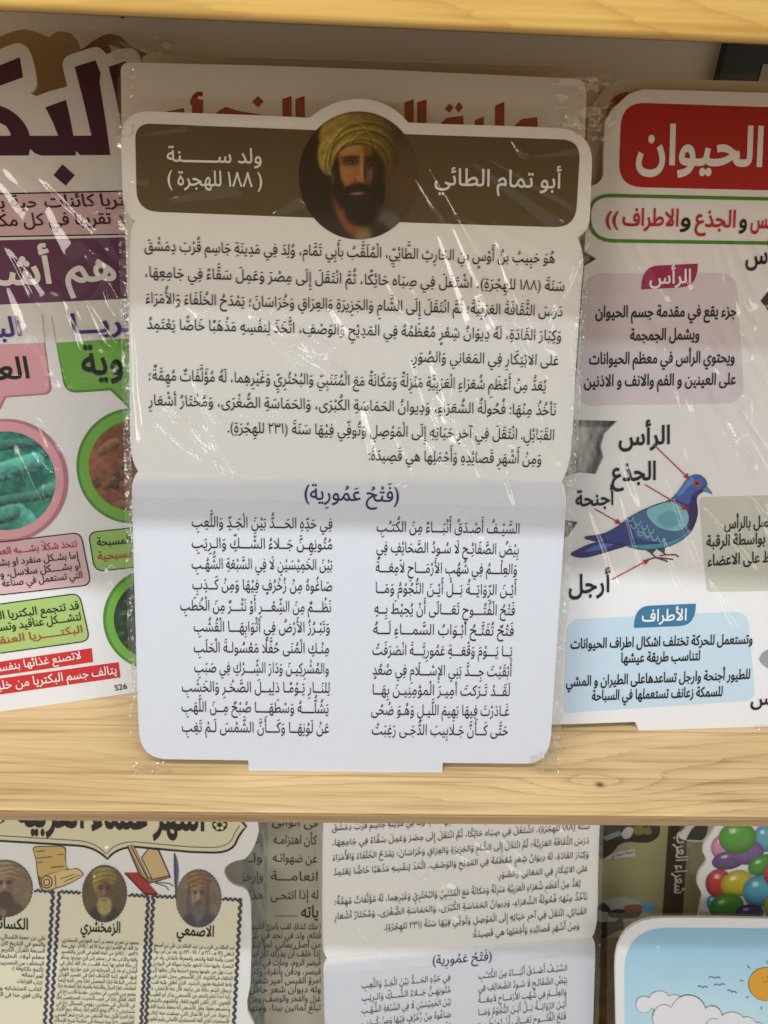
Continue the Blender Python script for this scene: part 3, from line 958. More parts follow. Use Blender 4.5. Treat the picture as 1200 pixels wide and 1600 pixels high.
poet.text('verse_text', [(s, (a, b), (c, d), 23) for s, a, b, c, d in pl_], BLACK, 0.0006, (-0.006, 0.012), 4, mark=0.95)
main_lines = [(655, 235, 770, 430, 0.96, 5), (725, 245, 880, 350, 1.01, 12.5), (750, 240, 905, 330, 0.92, 6.25), (795, 215, 822, 248, 0.99, 7.5), (822, 248, 920, 230, 0.96, 7.5),
              (640, 270, 705, 360, 0.96, 6.25), (690, 310, 770, 490, 0.94, 7.5), (770, 380, 840, 560, 0.96, 8.75), (793, 450, 818, 505, 1.01, 8.75), (800, 500, 850, 600, 0.92, 7.5),
              (635, 540, 690, 700, 0.94, 6.25), (690, 560, 745, 745, 0.92, 6.25), (735, 590, 800, 810, 0.92, 7.5), (800, 560, 862, 730, 0.92, 7.5), (600, 430, 660, 540, 0.92, 8.75),
              (235, 645, 300, 670, 0.96, 6.25), (275, 655, 365, 765, 1.01, 7.5), (315, 655, 372, 760, 0.96, 6.25), (300, 590, 345, 680, 0.9, 7.5), (370, 653, 440, 650, 0.92, 6.25),
              (215, 212, 300, 198, 0.94, 6.25), (285, 197, 475, 187, 0.99, 7.5), (262, 312, 380, 286, 1.05, 13.75), (425, 337, 475, 306, 1.05, 12.5), (205, 285, 235, 283, 0.96, 6.25),
              (210, 480, 228, 700, 0.92, 8.75), (840, 560, 905, 390, 0.9, 7.5), (880, 420, 905, 640, 0.92, 6.25), (560, 440, 720, 590, 0.88, 11.25), (470, 600, 560, 700, 0.85, 10), (700, 330, 900, 420, 0.88, 10)]
main_lines += streaks(5, 16, 560, 330, 850, 640, 63, 60, 200, 0.9) + streaks(6, 10, 230, 400, 520, 660, 50, 50, 150, 0.8) + streaks(8, 6, 600, 650, 850, 760, 66, 60, 140, .7)
sl = poet.film('plastic_sleeve', ((183, 152), (934, 166), (869, 1202), (210, 1199)), 0.00075, wrinkle(3.1, 62, 0.00042, main_lines), 0.0020, CLEAR)
poet.film('sleeve_seam', ((905, 360), (921, 360), (871, 1200), (861, 1200)), 0.0008, crumple(2, .0016, .005), 0.0022, CRINK, sl)
poet.film('sleeve_seam', ((186, 300), (200, 300), (214, 1150), (205, 1150)), 0.0009, crumple(7, .0014, .006), 0.0020, CRINK, sl)
poet.film('sleeve_fold', ((860, 112), (935, 118), (945, 215), (885, 210)), 0.0008, crumple(11, .0045, .016), -0.003, FOLD, sl)
poet.film('sleeve_fold', ((204, 1188), (262, 1186), (275, 1208), (203, 1206)), 0.0006, crumple(15, .0022, .010), 0.0025, FOLD, sl)
poet.film('sleeve_fold', ((825, 1180), (866, 1165), (872, 1206), (838, 1210)), 0.0006, crumple(19, .0018, .010), 0.0020, FOLD, sl)
poet.film('sleeve_fold', ((182, 120), (212, 105), (210, 215), (180, 240)), 0.0008, crumple(23, .0028, .013), -0.002, FOLD, sl)
poet.film('sleeve_fold', ((215, 150), (850, 166), (860, 196), (205, 176)), 0.0010, wrinkle(9, 8, 0.0016, (), .0001, .12, .010), -0.001, CLEAR, sl)

# ------------------------------------------------------------------ second copy on the lower shelf
def copy_tree(o, parent=None):
    c = o.copy(); COL.objects.link(c)
    if parent is not None:
        c.parent = parent
    for ch in list(o.children):
        copy_tree(ch, c)
    return c
twin = copy_tree(poet.root)
lean, yaw = math.radians(26.08), math.radians(4.6)
u = np.array([math.cos(yaw), math.sin(yaw), 0]); b_ = np.array([-u[1], u[0], 0])
v = b_ * math.sin(lean) + np.array([0, 0, 1]) * math.cos(lean); n_ = np.cross(u, v)
M = Matrix.Identity(4)
foot = np.array([0.1288, 0.3038, -0.5429]) + poet.O[0] * u + 0.0 * v
for i in range(3):
    M[i][0], M[i][1], M[i][2], M[i][3] = u[i], v[i], n_[i], foot[i]
twin.matrix_world = M
tag(twin, 'white poem poster on the lower shelf, its header hidden under the middle shelf')

# ------------------------------------------------------------------ posters behind the poet poster
RED = ink('dark_red_ink', (0.27, 0.012, 0.012, 1))
hid = Board('title_poster', (0.0, 0.357, 0.0), (1, 0), 24.5, 'white poster with cut off dark red title, right behind the poet poster', 'poster board')
hid.slab('board', rounded([(188.5, 97.5, 14), (400, 102), (600, 109), (880, 122), (917, 124, 30), (914, 210), (890, 690), (868, 760), (846, 1158), (240, 1155), (222, 760), (207, 690), (190, 200)]),
         ink('warm_white_board', (0.73, 0.715, 0.70, 1)), 0.003)
zp = Z(440, 140, 5.0); z7 = Z(180, 140, 4.0); z8 = Z(640, 160, 3.75)
hid.patch('title_text', [zp([(5, 75), (78, 50), (80, 330), (8, 330)]), zp([(107, 75), (180, 50), (183, 330), (110, 330)]), zp([(960, 100), (1032, 77), (1032, 380), (962, 380)]),
   zp([(1058, 100), (1132, 78), (1132, 380), (1060, 380)]), z7([(485, 35), (510, 14), (548, 14), (546, 44), (515, 42), (520, 62), (550, 62), (546, 260), (480, 260), (480, 98), (468, 96), (470, 66)]),
   z7([(892, 42), (930, 75), (893, 112), (855, 78)]), z7([(320, 138), (430, 116), (440, 220), (330, 220)]), z7([(630, 145), (690, 108), (760, 132), (990, 170), (980, 260), (620, 260)]),
   z8([(185, 120), (215, 92), (315, 77), (315, 260), (185, 260)]), z8([(203, 38), (235, 6), (258, 30), (235, 62)]), z8([(264, 32), (290, -2), (313, 30), (286, 62)]),
   z8([(380, 105), (435, 83), (435, 260), (380, 260)]), z8([(500, 20), (555, -3), (555, 260), (500, 260)]), z8([(610, 140), (660, 97), (748, 87), (752, 260), (600, 260)])], RED, 0.0002)
hid.film('plastic_sleeve', ((184, 92), (924, 116), (866, 1155), (228, 1155)), 0.0016, wrinkle(21, 15, 0.0008, (), .0002, .12, .012), 0.002, CLEAR)
bh = Board('blank_edge_poster', (0.0, 0.385, 0.0), (1, 0.0), 24.5, 'pale poster showing only its top edge behind the red title poster', 'poster board')
bh.slab('board', rounded([(222, 85.5, 10), (600, 96.5), (948, 106, 14), (946, 180), (885, 760), (840, 1112), (245, 1109), (230, 760), (224, 200)]), ink('aged_white_board', (0.62, 0.54, 0.47, 1)), 0.003)
bh.film('plastic_sleeve', ((215, 79), (962, 101), (870, 1070), (235, 1070)), 0.002, wrinkle(31, 10, 0.001, (), .0002), 0.002, CLEAR)

# ------------------------------------------------------------------ bacteria poster on the left
a0, a1 = on_z(0, 1112, 0), on_z(210, 1083, 0)
bac = Board('bacteria_poster', a0, (a1 - a0)[:2], 24.5, 'white poster with huge maroon letters and round bacteria pictures, leaning left on the middle shelf', 'poster board')
bz = Z(0, 30, 5.333)
top = bz([(-700, 300), (-300, 230), (0, 250)]) + smooth(bz([(0, 250), (90, 212), (150, 200), (215, 225), (258, 290), (290, 400), (306, 510), (304, 558), (270, 605), (248, 610)]))[1:] + \
      bz([(300, 642), (420, 598), (548, 565), (560, 552)]) + smooth(bz([(560, 552), (530, 430), (522, 370), (545, 320), (600, 290), (700, 258), (770, 236), (830, 240), (890, 293)]))[1:] + \
      smooth(bz([(890, 293), (980, 255), (1060, 238), (1120, 255), (1165, 305), (1190, 420)]))[1:]
bac.slab('board', top + [(330, 200), (330, 1064), (215, 1081.5), (0, 1112.5), (-150, 1136)], ink('white_board_left', (0.79, 0.775, 0.77, 1)), 0.003)
MAR = ink('maroon_ink', (0.060, 0.013, 0.045, 1))
bac.patch('title_text', [bz([(-600, 722), (0, 722), (60, 745), (130, 790), (190, 850), (230, 915), (248, 972), (485, 972), (440, 860), (378, 735), (550, 673), (585, 830), (612, 972), (762, 972), (700, 700), (622, 398), (795, 343), (838, 450), (830, 530), (880, 850), (920, 1133), (670, 1133), (632, 1100), (630, 1137), (345, 1137), (290, 1118), (250, 1080), (240, 1137), (-600, 1137), (-600, 972), (90, 972), (85, 945), (50, 890), (0, 865), (-600, 850)]),
                         bz([(905, 398), (1050, 350), (1180, 1133), (1060, 1133), (955, 600)]), bz([(0, 385), (165, 318), (192, 485), (0, 555), (-300, 640), (-300, 500)]),
                         bz([(520, 1210), (623, 1300), (548, 1388), (445, 1300)])], MAR, 0.0002)
bac.patch('text_band', [(-120, 305), (0, 304), (260, 298.5), (260, 364), (0, 369), (-120, 371)], ink('pink_band', (0.66, 0.47, 0.50, 1)), 0.0002)
bac.stroke('band_rules', [([(-120, 304), (0, 303), (260, 297.5)], 2.2, False), ([(-120, 372), (0, 370), (260, 365)], 2.0, False)], BLACK)
bac.text('band_text', [('ـتريا كائنات حية بـ', (206, 321), (-8, 326), 27), ('حد تقريبا في كل مكـ', (211, 349), (-8, 354), 27)], ink('plum_ink', (0.035, 0.012, 0.03, 1)), 0.0006, 0.012)
bac.patch('question_band', [(-120, 377), (0, 375.5), (260, 369), (260, 464), (0, 476), (-120, 483)], ink('purple_band', (0.13, 0.045, 0.105, 1)), 0.0002)
bac.text('question_text', [('هم أشكـ', (183, 437), (-52, 448), 64)], WHITE, 0.0006, 0.022)
zc = Z(0, 470, 4.5727)
PINK = ink('pink_print', (0.72, 0.35, 0.39, 1)); PINKD = ink('deep_pink_print', (0.48, 0.19, 0.24, 1))
GRN = ink('green_print', (0.17, 0.42, 0.055, 1)); GRND = ink('deep_green_print', (0.09, 0.24, 0.035, 1))
bac.patch('name_box', zc([(-600, 325), (0, 312), (322, 300)]) + rounded(zc([(322, 300), (375, 668, 60), (45, 692), (5, 775), (-250, 800), (-600, 720)]))[1:], PINKD, 0.0002)
bac.patch('name_box', zc([(-600, 325), (0, 312), (316, 301)]) + rounded(zc([(316, 301), (362, 655, 60), (35, 680), (-10, 760), (-250, 790), (-600, 700)]))[1:], PINK, 0.0004)
bac.patch('name_box', rounded(zc([(400, 300), (900, 270), (1200, 255), (1200, 640), (1000, 640), (1060, 820), (975, 820), (790, 641), (465, 662, 90)])), GRND, 0.0002)
bac.patch('name_box', rounded(zc([(406, 300), (900, 270), (1200, 255), (1200, 615), (890, 620), (1040, 800), (985, 810), (800, 622), (478, 645, 80)])), GRN, 0.0004)
bac.stroke('box_rules', [(zc([(300, 90), (322, 300)]), 1.0, False), (zc([(368, 115), (400, 298)]), 1.0, False)], ink('grey_rule', (0.45, 0.44, 0.45, 1)), 0.0004)
IND = ink('indigo_ink', (0.06, 0.035, 0.22, 1))
bac.text('name_text', [('البـ', (34, 524), (-14, 528), 42), ('تريــا', (210, 517), (113, 521), 42)], IND, 0.0006, 0.022, split=True)
bac.text('name_text', [('العـ', (47, 590), (-16, 594), 46), ('وية', (193, 583.5), (129, 586), 62)], BLACK, 0.0006, 0.024, split=True)
def germs(seed, base, lo, hi, rods):
    def paint(px, py):
        n = vnoise(px / 9 + seed, py / 9) + .5 * vnoise(px / 4 + seed, py / 4) + 1.2 * vnoise(px / 30 + seed, py / 30)
        t = np.clip(0.45 + n, 0, 1)[:, None]
        C = np.array(lo)[None] * (1 - t) + np.array(base)[None] * t
        for (x0, y0, x1, y1, r, k) in rods:
            dx, dy = x1 - x0, y1 - y0
            L = math.hypot(dx, dy) + 1e-6
            s = np.clip(((px - x0) * dx + (py - y0) * dy) / L / L, 0, 1)
            ox, oy = px - x0 - s * dx, py - y0 - s * dy
            d = np.hypot(ox, oy)
            m = np.clip((r - d) / (0.08 * r + 0.6) + .5, 0, 1)[:, None]
            sh = np.clip(0.55 - 0.45 * (oy + 0.3 * ox) / r + .35 * vnoise(px / 5, py / 5), 0.06, 1)[:, None]
            C = C * (1 - m) + (np.array(hi)[None] * sh * k) * m
        return C
    return paint
ring1 = (10, 751, 96.5, 96.5); ring2 = (207, 728, 87.5, 90)
bac.patch('picture_ring', ell(*ring1, n=90), PINKD, 0.0004); bac.patch('picture_ring', ell(8, 750.5, 92, 92, n=90), PINK, 0.00055)
bac.disc('bacteria_picture', 10, 751, 77, 77, germs(4, (0.03, 0.30, 0.20), (0.010, 0.10, 0.085), (0.16, 0.66, 0.55),
   [(-60, 760, 95, 700, 9, .5), (-40, 750, 55, 722, 15, 1.0), (-40, 700, 60, 690, 8, .45), (72, 768, 110, 752, 11, .8), (28, 800, 60, 830, 14, 1.0), (-40, 790, 70, 772, 8, .5), (-30, 815, 20, 800, 13, .7)]), 0.0007, 40, 110)
bac.patch('picture_ring', ell(*ring2, n=90), GRND, 0.0004); bac.patch('picture_ring', ell(208, 728, 84, 86, n=90), GRN, 0.00055)
bac.disc('bacteria_picture', 207, 728, 68, 70, germs(9, (0.33, 0.115, 0.05), (0.17, 0.05, 0.02), (0.48, 0.22, 0.10),
   [(168, 698, 180, 692, 8, .9), (158, 706, 166, 700, 7, .85), (165, 760, 195, 740, 6, .6), (178, 756, 180, 758, 7, .25), (182, 740, 184, 742, 5, .3), (150, 752, 152, 756, 7, .4), (190, 790, 230, 800, 9, .7), (195, 725, 215, 710, 8, .8)]), 0.0007, 36, 110)
zb = Z(0, 810, 5.161)
bac.patch('note_box', rounded(zb([(-400, 250), (0, 190), (650, 112, 75), (735, 535, 75), (0, 616), (-400, 670)])), ink('pale_pink_print', (0.68, 0.45, 0.47, 1)), 0.0002)
bac.patch('note_box', rounded(zb([(-400, 745), (0, 690), (640, 602, 75), (725, 985, 75), (0, 1086), (-400, 1140)])), ink('lime_print', (0.40, 0.56, 0.17, 1)), 0.0002)
bac.patch('note_box', rounded(zb([(712, 113, 70), (1300, 50), (1300, 370), (765, 428, 80)])), ink('leaf_print', (0.33, 0.52, 0.14, 1)), 0.0002)
bac.stroke('box_outline', [(rounded(zb([(-400, 250), (0, 190), (650, 112, 75), (735, 535, 75), (0, 616), (-400, 670)])), 1.7, True),
                           (rounded(zb([(-400, 745), (0, 690), (640, 602, 75), (725, 985, 75), (0, 1086), (-400, 1140)])), 1.7, True),
                           (rounded(zb([(712, 113, 70), (1300, 50), (1300, 370), (765, 428, 80)])), 1.7, True)], BLACK, 0.0004)
RED2 = ink('red_ink', (0.42, 0.02, 0.025, 1))
bac.text('note_text', [('تتخذ شكلاً يشـــبه العصـ', (121, 854), (-14, 868), 15.5), ], RED2, 0.0006, 0.012, split=True)
bac.text('note_text', [('إما بشـكل منفرد او بشـ', (123.4, 872), (-4, 884.5), 15.5), ('او بشــــكل سلاسل، و', (126, 888), (1, 901.5), 15.5), ('التي تستعمل في صناعة', (129, 902.5), (4, 916.5), 15.5)], BLACK, 0.0006, 0.012, split=True)
bac.text('note_text', [('قد تتجمع البكتريا الـ', (124, 951), (-5, 968), 18), ('لتشـــكل عناقيد وتسـ', (127, 968.5), (-4, 986), 18), ('المسبحة', (204, 848.5), (152, 853), 18)], BLACK, 0.0006, 0.014, split=True)
bac.text('note_text', [('البكتـــــريا العنقـ', (129.4, 988), (-6, 1006.5), 17), ('مسبحية', (208, 869.5), (153, 875), 18)], ink('brick_ink', (0.38, 0.05, 0.015, 1)), 0.0006, 0.014, split=True)
RED3 = ink('banner_red', (0.60, 0.022, 0.022, 1))
bac.patch('banner', [zb([(740, 1045), (752, 1158), (0, 1268), (-500, 1341), (-500, 1228), (0, 1155)]), zb([(957, 1158), (972, 1282), (0, 1420), (-500, 1491), (-500, 1362), (0, 1290)])], RED3, 0.0002)
bac.text('banner_text', [('لاتصنع غذائها بنفسـ', (127, 1028.5), (-6, 1049.5), 17), ('يتالف جسم البكتريا من خليـ', (183, 1052), (-8, 1078), 19)], WHITE, 0.0006, 0.012, split=True)
bac.text('code_text', [('S26', (199, 1075.5), (180, 1079), 12.5)], ink('grey_ink', (0.05, 0.05, 0.055, 1)), 0.0006, 0.012, latin=True)
bac.patch('picture_ring', ell(239.6, 967, 78.6, 79, n=90), GRND, 0.0003); bac.patch('picture_ring', ell(241, 967, 75, 75.5, n=90), GRN, 0.0004)
bac.disc('bacteria_picture', 239.6, 967, 61.6, 62, germs(14, (0.018, 0.045, 0.03), (0.006, 0.014, 0.014), (0.05, 0.24, 0.08),
   [(192, 960, 196, 958, 4, .8), (188, 992, 190, 990, 4, .9), (195, 940, 197, 940, 3, .7), (200, 975, 204, 970, 5, .5), (190, 975, 192, 974, 3, .6), (198, 1005, 199, 1007, 4, .6)]), 0.0006, 30, 90)
bac_lines = [(50, 470, 62, 540, 0.96, 3.75), (60, 480, 40, 560, 0.92, 3.75), (-10, 590, 195, 583, 0.96, 3.75), (80, 606, 195, 592, 0.99, 3.75), (0, 600, 80, 606, 0.88, 3.75), (0, 250, 70, 330, 0.96, 15), (60, 290, 130, 400, 0.96, 17.5),
             (130, 285, 190, 400, 0.96, 15), (100, 500, 175, 430, 0.88, 7.5), (20, 400, 60, 470, 0.92, 6.25), (120, 560, 195, 545, 0.85, 5)]
s2 = bac.film('plastic_sleeve', ((-120, 45), (200, 52), (216, 1090), (-120, 1140)), 0.0009, wrinkle(41, 55, 0.0005, bac_lines + streaks(42, 18, -20, 240, 190, 520, 58, 60, 170, 1.0) + streaks(44, 6, 0, 600, 180, 900, 60, 60, 140, .7)), 0.0022, CLEAR)
bac.film('sleeve_seam', ((194, 440), (202, 440), (215, 1085), (208, 1085)), 0.0008, crumple(43, .0013, .005), 0.0024, CRINK, s2)
bac.film('sleeve_fold', ((170, 70), (275, 55), (275, 96), (180, 100)), 0.0008, crumple(47, .005, .016), 0.004, FOLD, s2)

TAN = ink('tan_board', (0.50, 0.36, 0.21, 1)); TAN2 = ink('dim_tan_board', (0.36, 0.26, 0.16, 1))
t0 = a0 + np.array([0, 0.055, 0])
tan = Board('tan_cutout_poster', t0, (a1 - a0)[:2], 24.5, 'tan cut-out board with a wavy top edge, peeking out behind the maroon letters', 'poster board')
tan.slab('board', [(-140, 66), (-40, 62)] + smooth([(-40, 62), (0, 57), (11, 52), (37, 46), (62, 52), (77, 58), (83, 53), (94, 49), (111, 53), (122, 66), (124, 80)]) + [(126, 150), (200, 420), (205, 1010), (-140, 1048)], TAN, 0.003)
t1 = a0 + np.array([0, 0.085, 0])
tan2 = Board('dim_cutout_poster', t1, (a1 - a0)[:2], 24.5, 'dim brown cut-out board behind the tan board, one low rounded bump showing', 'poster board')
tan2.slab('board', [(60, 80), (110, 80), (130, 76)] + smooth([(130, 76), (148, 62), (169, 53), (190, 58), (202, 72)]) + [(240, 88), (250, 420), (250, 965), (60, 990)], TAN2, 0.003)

# ------------------------------------------------------------------ animal posters on the right
c0, c1 = on_z(997, 1141.5, 0), on_z(1200, 1135, 0)
edge = [(1320, 148), (1200, 145), (1005, 139.5), (982, 147), (955, 172), (945, 192), (943, 240), (942.5, 272)] + bez((942.5, 272), (940, 287), (924, 290), 5) + \
       [(918, 320), (913, 392), (932, 404), (913, 416), (903, 560), (894, 656), (965, 657.6), (945, 677), (939, 697), (943, 714), (931, 741), (905, 738), (878, 746), (876, 810),
        (903, 816), (888, 838), (872, 845), (862.5, 1132.4), (993, 1128), (998.4, 1142), (1200, 1135.4), (1320, 1131)]
ani = Board('animal_poster', c0, (c1 - c0)[:2], 24.5, 'white poster with red title panel and blue pigeon diagram, leaning right on the middle shelf', 'poster board', 'animal posters')
ani.slab('board', edge, ink('white_board_right', (0.78, 0.765, 0.77, 1)), 0.003)
RP = ink('title_red', (0.40, 0.014, 0.020, 1))
ani.patch('title_panel', rounded([(971, 160, 38), (1200, 167.5), (1340, 172), (1340, 302), (1200, 297.5), (966, 292, 38)]), RP, 0.0002)
ani.text('title_text', [('الحيوان', (1190, 259), (993, 255), 84)], WHITE, 0.0006, 0.026, 5)
ani.stroke('subtitle_outline', [(rounded([(919, 305, 37), (1200, 311), (1340, 314), (1340, 383), (1200, 380), (922, 376, 37)]), 5.5, True)], ink('frame_green', (0.065, 0.23, 0.02, 1)), 0.0004)
ani.text('subtitle_text', [('ـس', (1206, 357), (1172, 356), 40), ('الجذع', (1148, 355.5), (1085, 354), 37), ('الاطراف', (1059, 353.5), (972, 352), 37), ('))', (966, 352), (946, 351.5), 30)], ink('subtitle_red', (0.45, 0.02, 0.03, 1)), 0.0006, 0.022, split=True)
ani.text('subtitle_text', [('و', (1166, 356), (1154, 356), 38), ('و', (1078, 354), (1062, 353.5), 38)], BLACK, 0.0006, 0.022, split=True)
leaf = lambda l, t, r, b, s=0.0: bez((l, b), (l, t), (l + (b - t) * .75, t), 7) + [(r, t - s)] + bez((r, t - s), (r, b - s), (r - (b - t) * .75, b - s), 7)
ani.patch('tag_panel', leaf(1001.5, 415, 1090, 452.5, 3), ink('magenta_print', (0.33, 0.022, 0.095, 1)), 0.0004)
ani.patch('tag_panel', leaf(990, 946, 1087, 981, 3), ink('teal_blue_print', (0.035, 0.17, 0.32, 1)), 0.0004)
ani.text('tag_text', [('الرأس', (1079, 442), (1014, 444), 30), ('الأطراف', (1072, 968.5), (1002, 970.5), 25)], WHITE, 0.0006, 0.020, split=True)
ani.patch('text_panel', rounded([(913, 428, 30), (1150, 426, 30), (1163, 630, 30), (905, 634, 20)]), ink('mauve_print', (0.66, 0.585, 0.635, 1)), 0.0002)
ani.patch('text_panel', rounded([(1092, 777, 8), (1340, 770), (1340, 920), (1104, 925, 8)]), ink('khaki_print', (0.56, 0.55, 0.47, 1)), 0.0002)
ani.patch('text_panel', rounded([(886, 968, 22), (1168, 955, 22), (1180, 1094, 18), (880, 1114, 10)]), ink('sky_print', (0.53, 0.66, 0.76, 1)), 0.0002)
B = 0.024
ani.text('paragraph_text', [
    ('جزء يقع في مقدمة جسم الحيوان', (1150, 494), (930, 496), 25), ('ويشمل الجمجمة', (1092, 530), (984, 532), 25),
    ('ويحتوي الرأس في معظم الحيوانات', (1147, 566), (920, 569), 25), ('على العينين و الفم والانف و الاذنين', (1149, 600.5), (912, 604), 25)], BLACK, 0.0006, B)
ani.text('paragraph_text', [
    ('ـصل بالرأس', (1208, 822), (1131, 826), 24), ('ع بواسطة الرقبة', (1210, 848), (1103, 854), 24), ('فظ على الاعضاء', (1212, 877), (1105, 884), 24)], BLACK, 0.0006, B)
ani.text('paragraph_text', [
    ('وتستعمل للحركة تختلف اشكال اطراف الحيوانات', (1175, 1005), (891, 1013), 21.5), ('لتناسب طريقة عيشها', (1093, 1031), (970, 1035), 21.5),
    ('للطيور أجنحة وارجل تساعدهاعلى الطيران و المشي', (1171, 1060), (884, 1072), 21.5), ('للسمكة زعانف تستعملها في السباحة', (1128, 1087), (924, 1094), 21.5)], BLACK, 0.0006, B)
ani.text('label_text', [('الرأس', (1046, 693), (966, 696), 40), ('الجذع', (1024, 749), (955, 752), 40), ('أجنحة', (959, 788), (899, 791), 33), ('أرجل', (953, 924), (888, 927), 40), ('رأس', (1216, 410), (1164, 414), 40), ('رأس', (1222, 1098), (1172, 1102), 30)],
         BLACK, 0.0006, 0.024, 4, split=True)
zq = Z(860, 640, 3.529)
def pg(name, pts, col, w, sm_=True):
    ani.patch(name, smooth(zq(pts), True, 4) if sm_ else zq(pts), ink('pigeon_%s_%d' % (name, int(w * 1e6)), col), w, bird)
bird = ani.patch('pigeon_picture', smooth(zq([(838, 432), (860, 415), (848, 382), (815, 360), (778, 364), (748, 388), (722, 425), (690, 468), (650, 500), (590, 522), (520, 548), (440, 590), (370, 642), (290, 684), (195, 700), (200, 714), (270, 728), (340, 738), (420, 746), (500, 770), (580, 768), (650, 752), (720, 718), (770, 672), (798, 615), (808, 560), (802, 500), (812, 470), (835, 452)]), True, 4),
                 ink('pigeon_body', (0.038, 0.028, 0.17, 1)), 0.0004)
pg('tail', [(108, 796), (150, 770), (240, 732), (350, 722), (430, 738), (420, 752), (330, 780), (220, 812), (150, 816)], (0.035, 0.025, 0.16, 1), 0.00030)
pg('tail', [(185, 780), (270, 742), (345, 735), (330, 752), (250, 776)], (0.06, 0.14, 0.48, 1), 0.00046)
pg('belly', [(410, 748), (500, 745), (620, 735), (720, 700), (770, 650), (772, 668), (720, 718), (650, 752), (560, 772), (470, 770)], (0.07, 0.28, 0.36, 1), 0.00046)
pg('head', [(838, 432), (860, 415), (848, 382), (815, 360), (778, 364), (748, 388), (722, 425), (690, 468), (655, 500), (700, 500), (760, 520), (780, 470), (800, 450)], (0.045, 0.10, 0.38, 1), 0.00046)
pg('neck', [(775, 366), (748, 390), (722, 428), (692, 470), (720, 470), (755, 430), (790, 400)], (0.10, 0.22, 0.55, 1), 0.00052)
pg('breast', [(780, 470), (802, 500), (808, 560), (798, 615), (770, 665), (750, 600), (765, 560), (770, 510)], (0.025, 0.012, 0.10, 1), 0.00052)
pg('wing', [(520, 548), (600, 515), (680, 505), (730, 530), (762, 580), (755, 650), (715, 700), (630, 725), (540, 725), (470, 700), (430, 640), (440, 592)], (0.06, 0.13, 0.28, 1), 0.00054)
pg('wing', [(528, 560), (600, 520), (680, 510), (735, 540), (760, 590), (745, 640), (700, 668), (630, 660), (570, 630)], (0.20, 0.46, 0.52, 1), 0.00060)
pg('wing', [(585, 600), (640, 560), (690, 570), (710, 600), (690, 640), (630, 650)], (0.12, 0.35, 0.42, 1), 0.00066)
pg('wing', [(300, 690), (370, 645), (440, 600), (470, 700), (560, 735), (480, 742), (400, 735), (320, 715)], (0.030, 0.045, 0.20, 1), 0.00062)
sc_l = []
ani.stroke('pigeon_outline', [(smooth(zq([(838, 432), (860, 415), (848, 382), (815, 360), (778, 364), (748, 388), (722, 425), (690, 468), (650, 500), (590, 522), (520, 548), (440, 590), (370, 642), (290, 684), (195, 700), (200, 714), (270, 728), (340, 738), (420, 746), (500, 770), (580, 768), (650, 752), (720, 718), (770, 672), (798, 615), (808, 560), (802, 500), (812, 470), (835, 452)]), True, 4), 1.1, True)], ink('pigeon_line', (0.012, 0.012, 0.05, 1)), 0.0009, bird)
for r_, (yy, x0) in enumerate(((600, 440), (640, 450), (680, 480))):
    for q in range(4):
        cx = x0 + q * 38 + r_ * 8; cy = yy + q * (22 if r_ < 2 else 12)
        sc_l.append((zq([(cx - 17, cy - 10), (cx - 12, cy + 9), (cx, cy + 16), (cx + 12, cy + 9), (cx + 17, cy - 10)]), 1.5, False))
ani.stroke('wing_scales', sc_l, ink('pale_teal_line', (0.22, 0.45, 0.52, 1)), 0.00070, bird)
pg('beak', [(836, 452), (842, 430), (860, 424), (882, 445), (891, 468), (868, 458), (850, 454)], (0.09, 0.24, 0.28, 1), 0.00050)
ani.patch('eye', zq(ell(806, 407, 20, 18)), ink('eye_red', (0.42, 0.06, 0.05, 1)), 0.0006, bird)
ani.patch('eye', zq(ell(806, 407, 10, 9)), BLACK, 0.0007, bird)
pg('leg', [(510, 762), (580, 765), (560, 795), (548, 790)], (0.025, 0.075, 0.09, 1), 0.00034)
pg('leg', [(580, 762), (630, 755), (625, 790), (610, 785)], (0.025, 0.075, 0.09, 1), 0.00034)
ani.stroke('foot', [(zq([(550, 788), (580, 815), (640, 835), (645, 842)]), 2.4, False), (zq([(580, 815), (675, 825)]), 2.2, False), (zq([(580, 815), (530, 828)]), 2.2, False),
                    (zq([(612, 780), (635, 800), (690, 800), (705, 812)]), 2.4, False), (zq([(635, 800), (600, 806)]), 2.0, False)], ink('foot_red', (0.16, 0.022, 0.03, 1)), 0.0006, bird)
def arrow(a, b):
    d = np.array([b[0] - a[0], b[1] - a[1]]); d = d / np.linalg.norm(d); n = np.array([-d[1], d[0]])
    b_ = np.array(b)
    return ([a, tuple(b_ - d * 7)], 1.7, False), [tuple(b_), tuple(b_ - d * 10 + n * 4.6), tuple(b_ - d * 10 - n * 4.6)]
ar = [arrow((1020, 694), (1077, 749)), arrow((1007, 757), (1074, 797)), (arrow((929, 795), (970.5, 819))), arrow((955, 905), (1014.5, 874))]
AR = ink('arrow_red', (0.42, 0.014, 0.014, 1))
for sh_, hd_ in ar:
    sho = ani.stroke('arrow', [sh_], AR, 0.0008)
    ani.patch('arrow_head', [hd_], AR, 0.00085, sho)
ani.patch('picture_detail', [(1188, 470), (1200, 455), (1212, 470), (1200, 486)], BLACK, 0.0004)
ani.patch('picture_detail', smooth([(1186, 1030), (1200, 1014), (1230, 1010), (1230, 1044), (1204, 1046)], True), ink('fish_grey', (0.30, 0.31, 0.32, 1)), 0.0004)
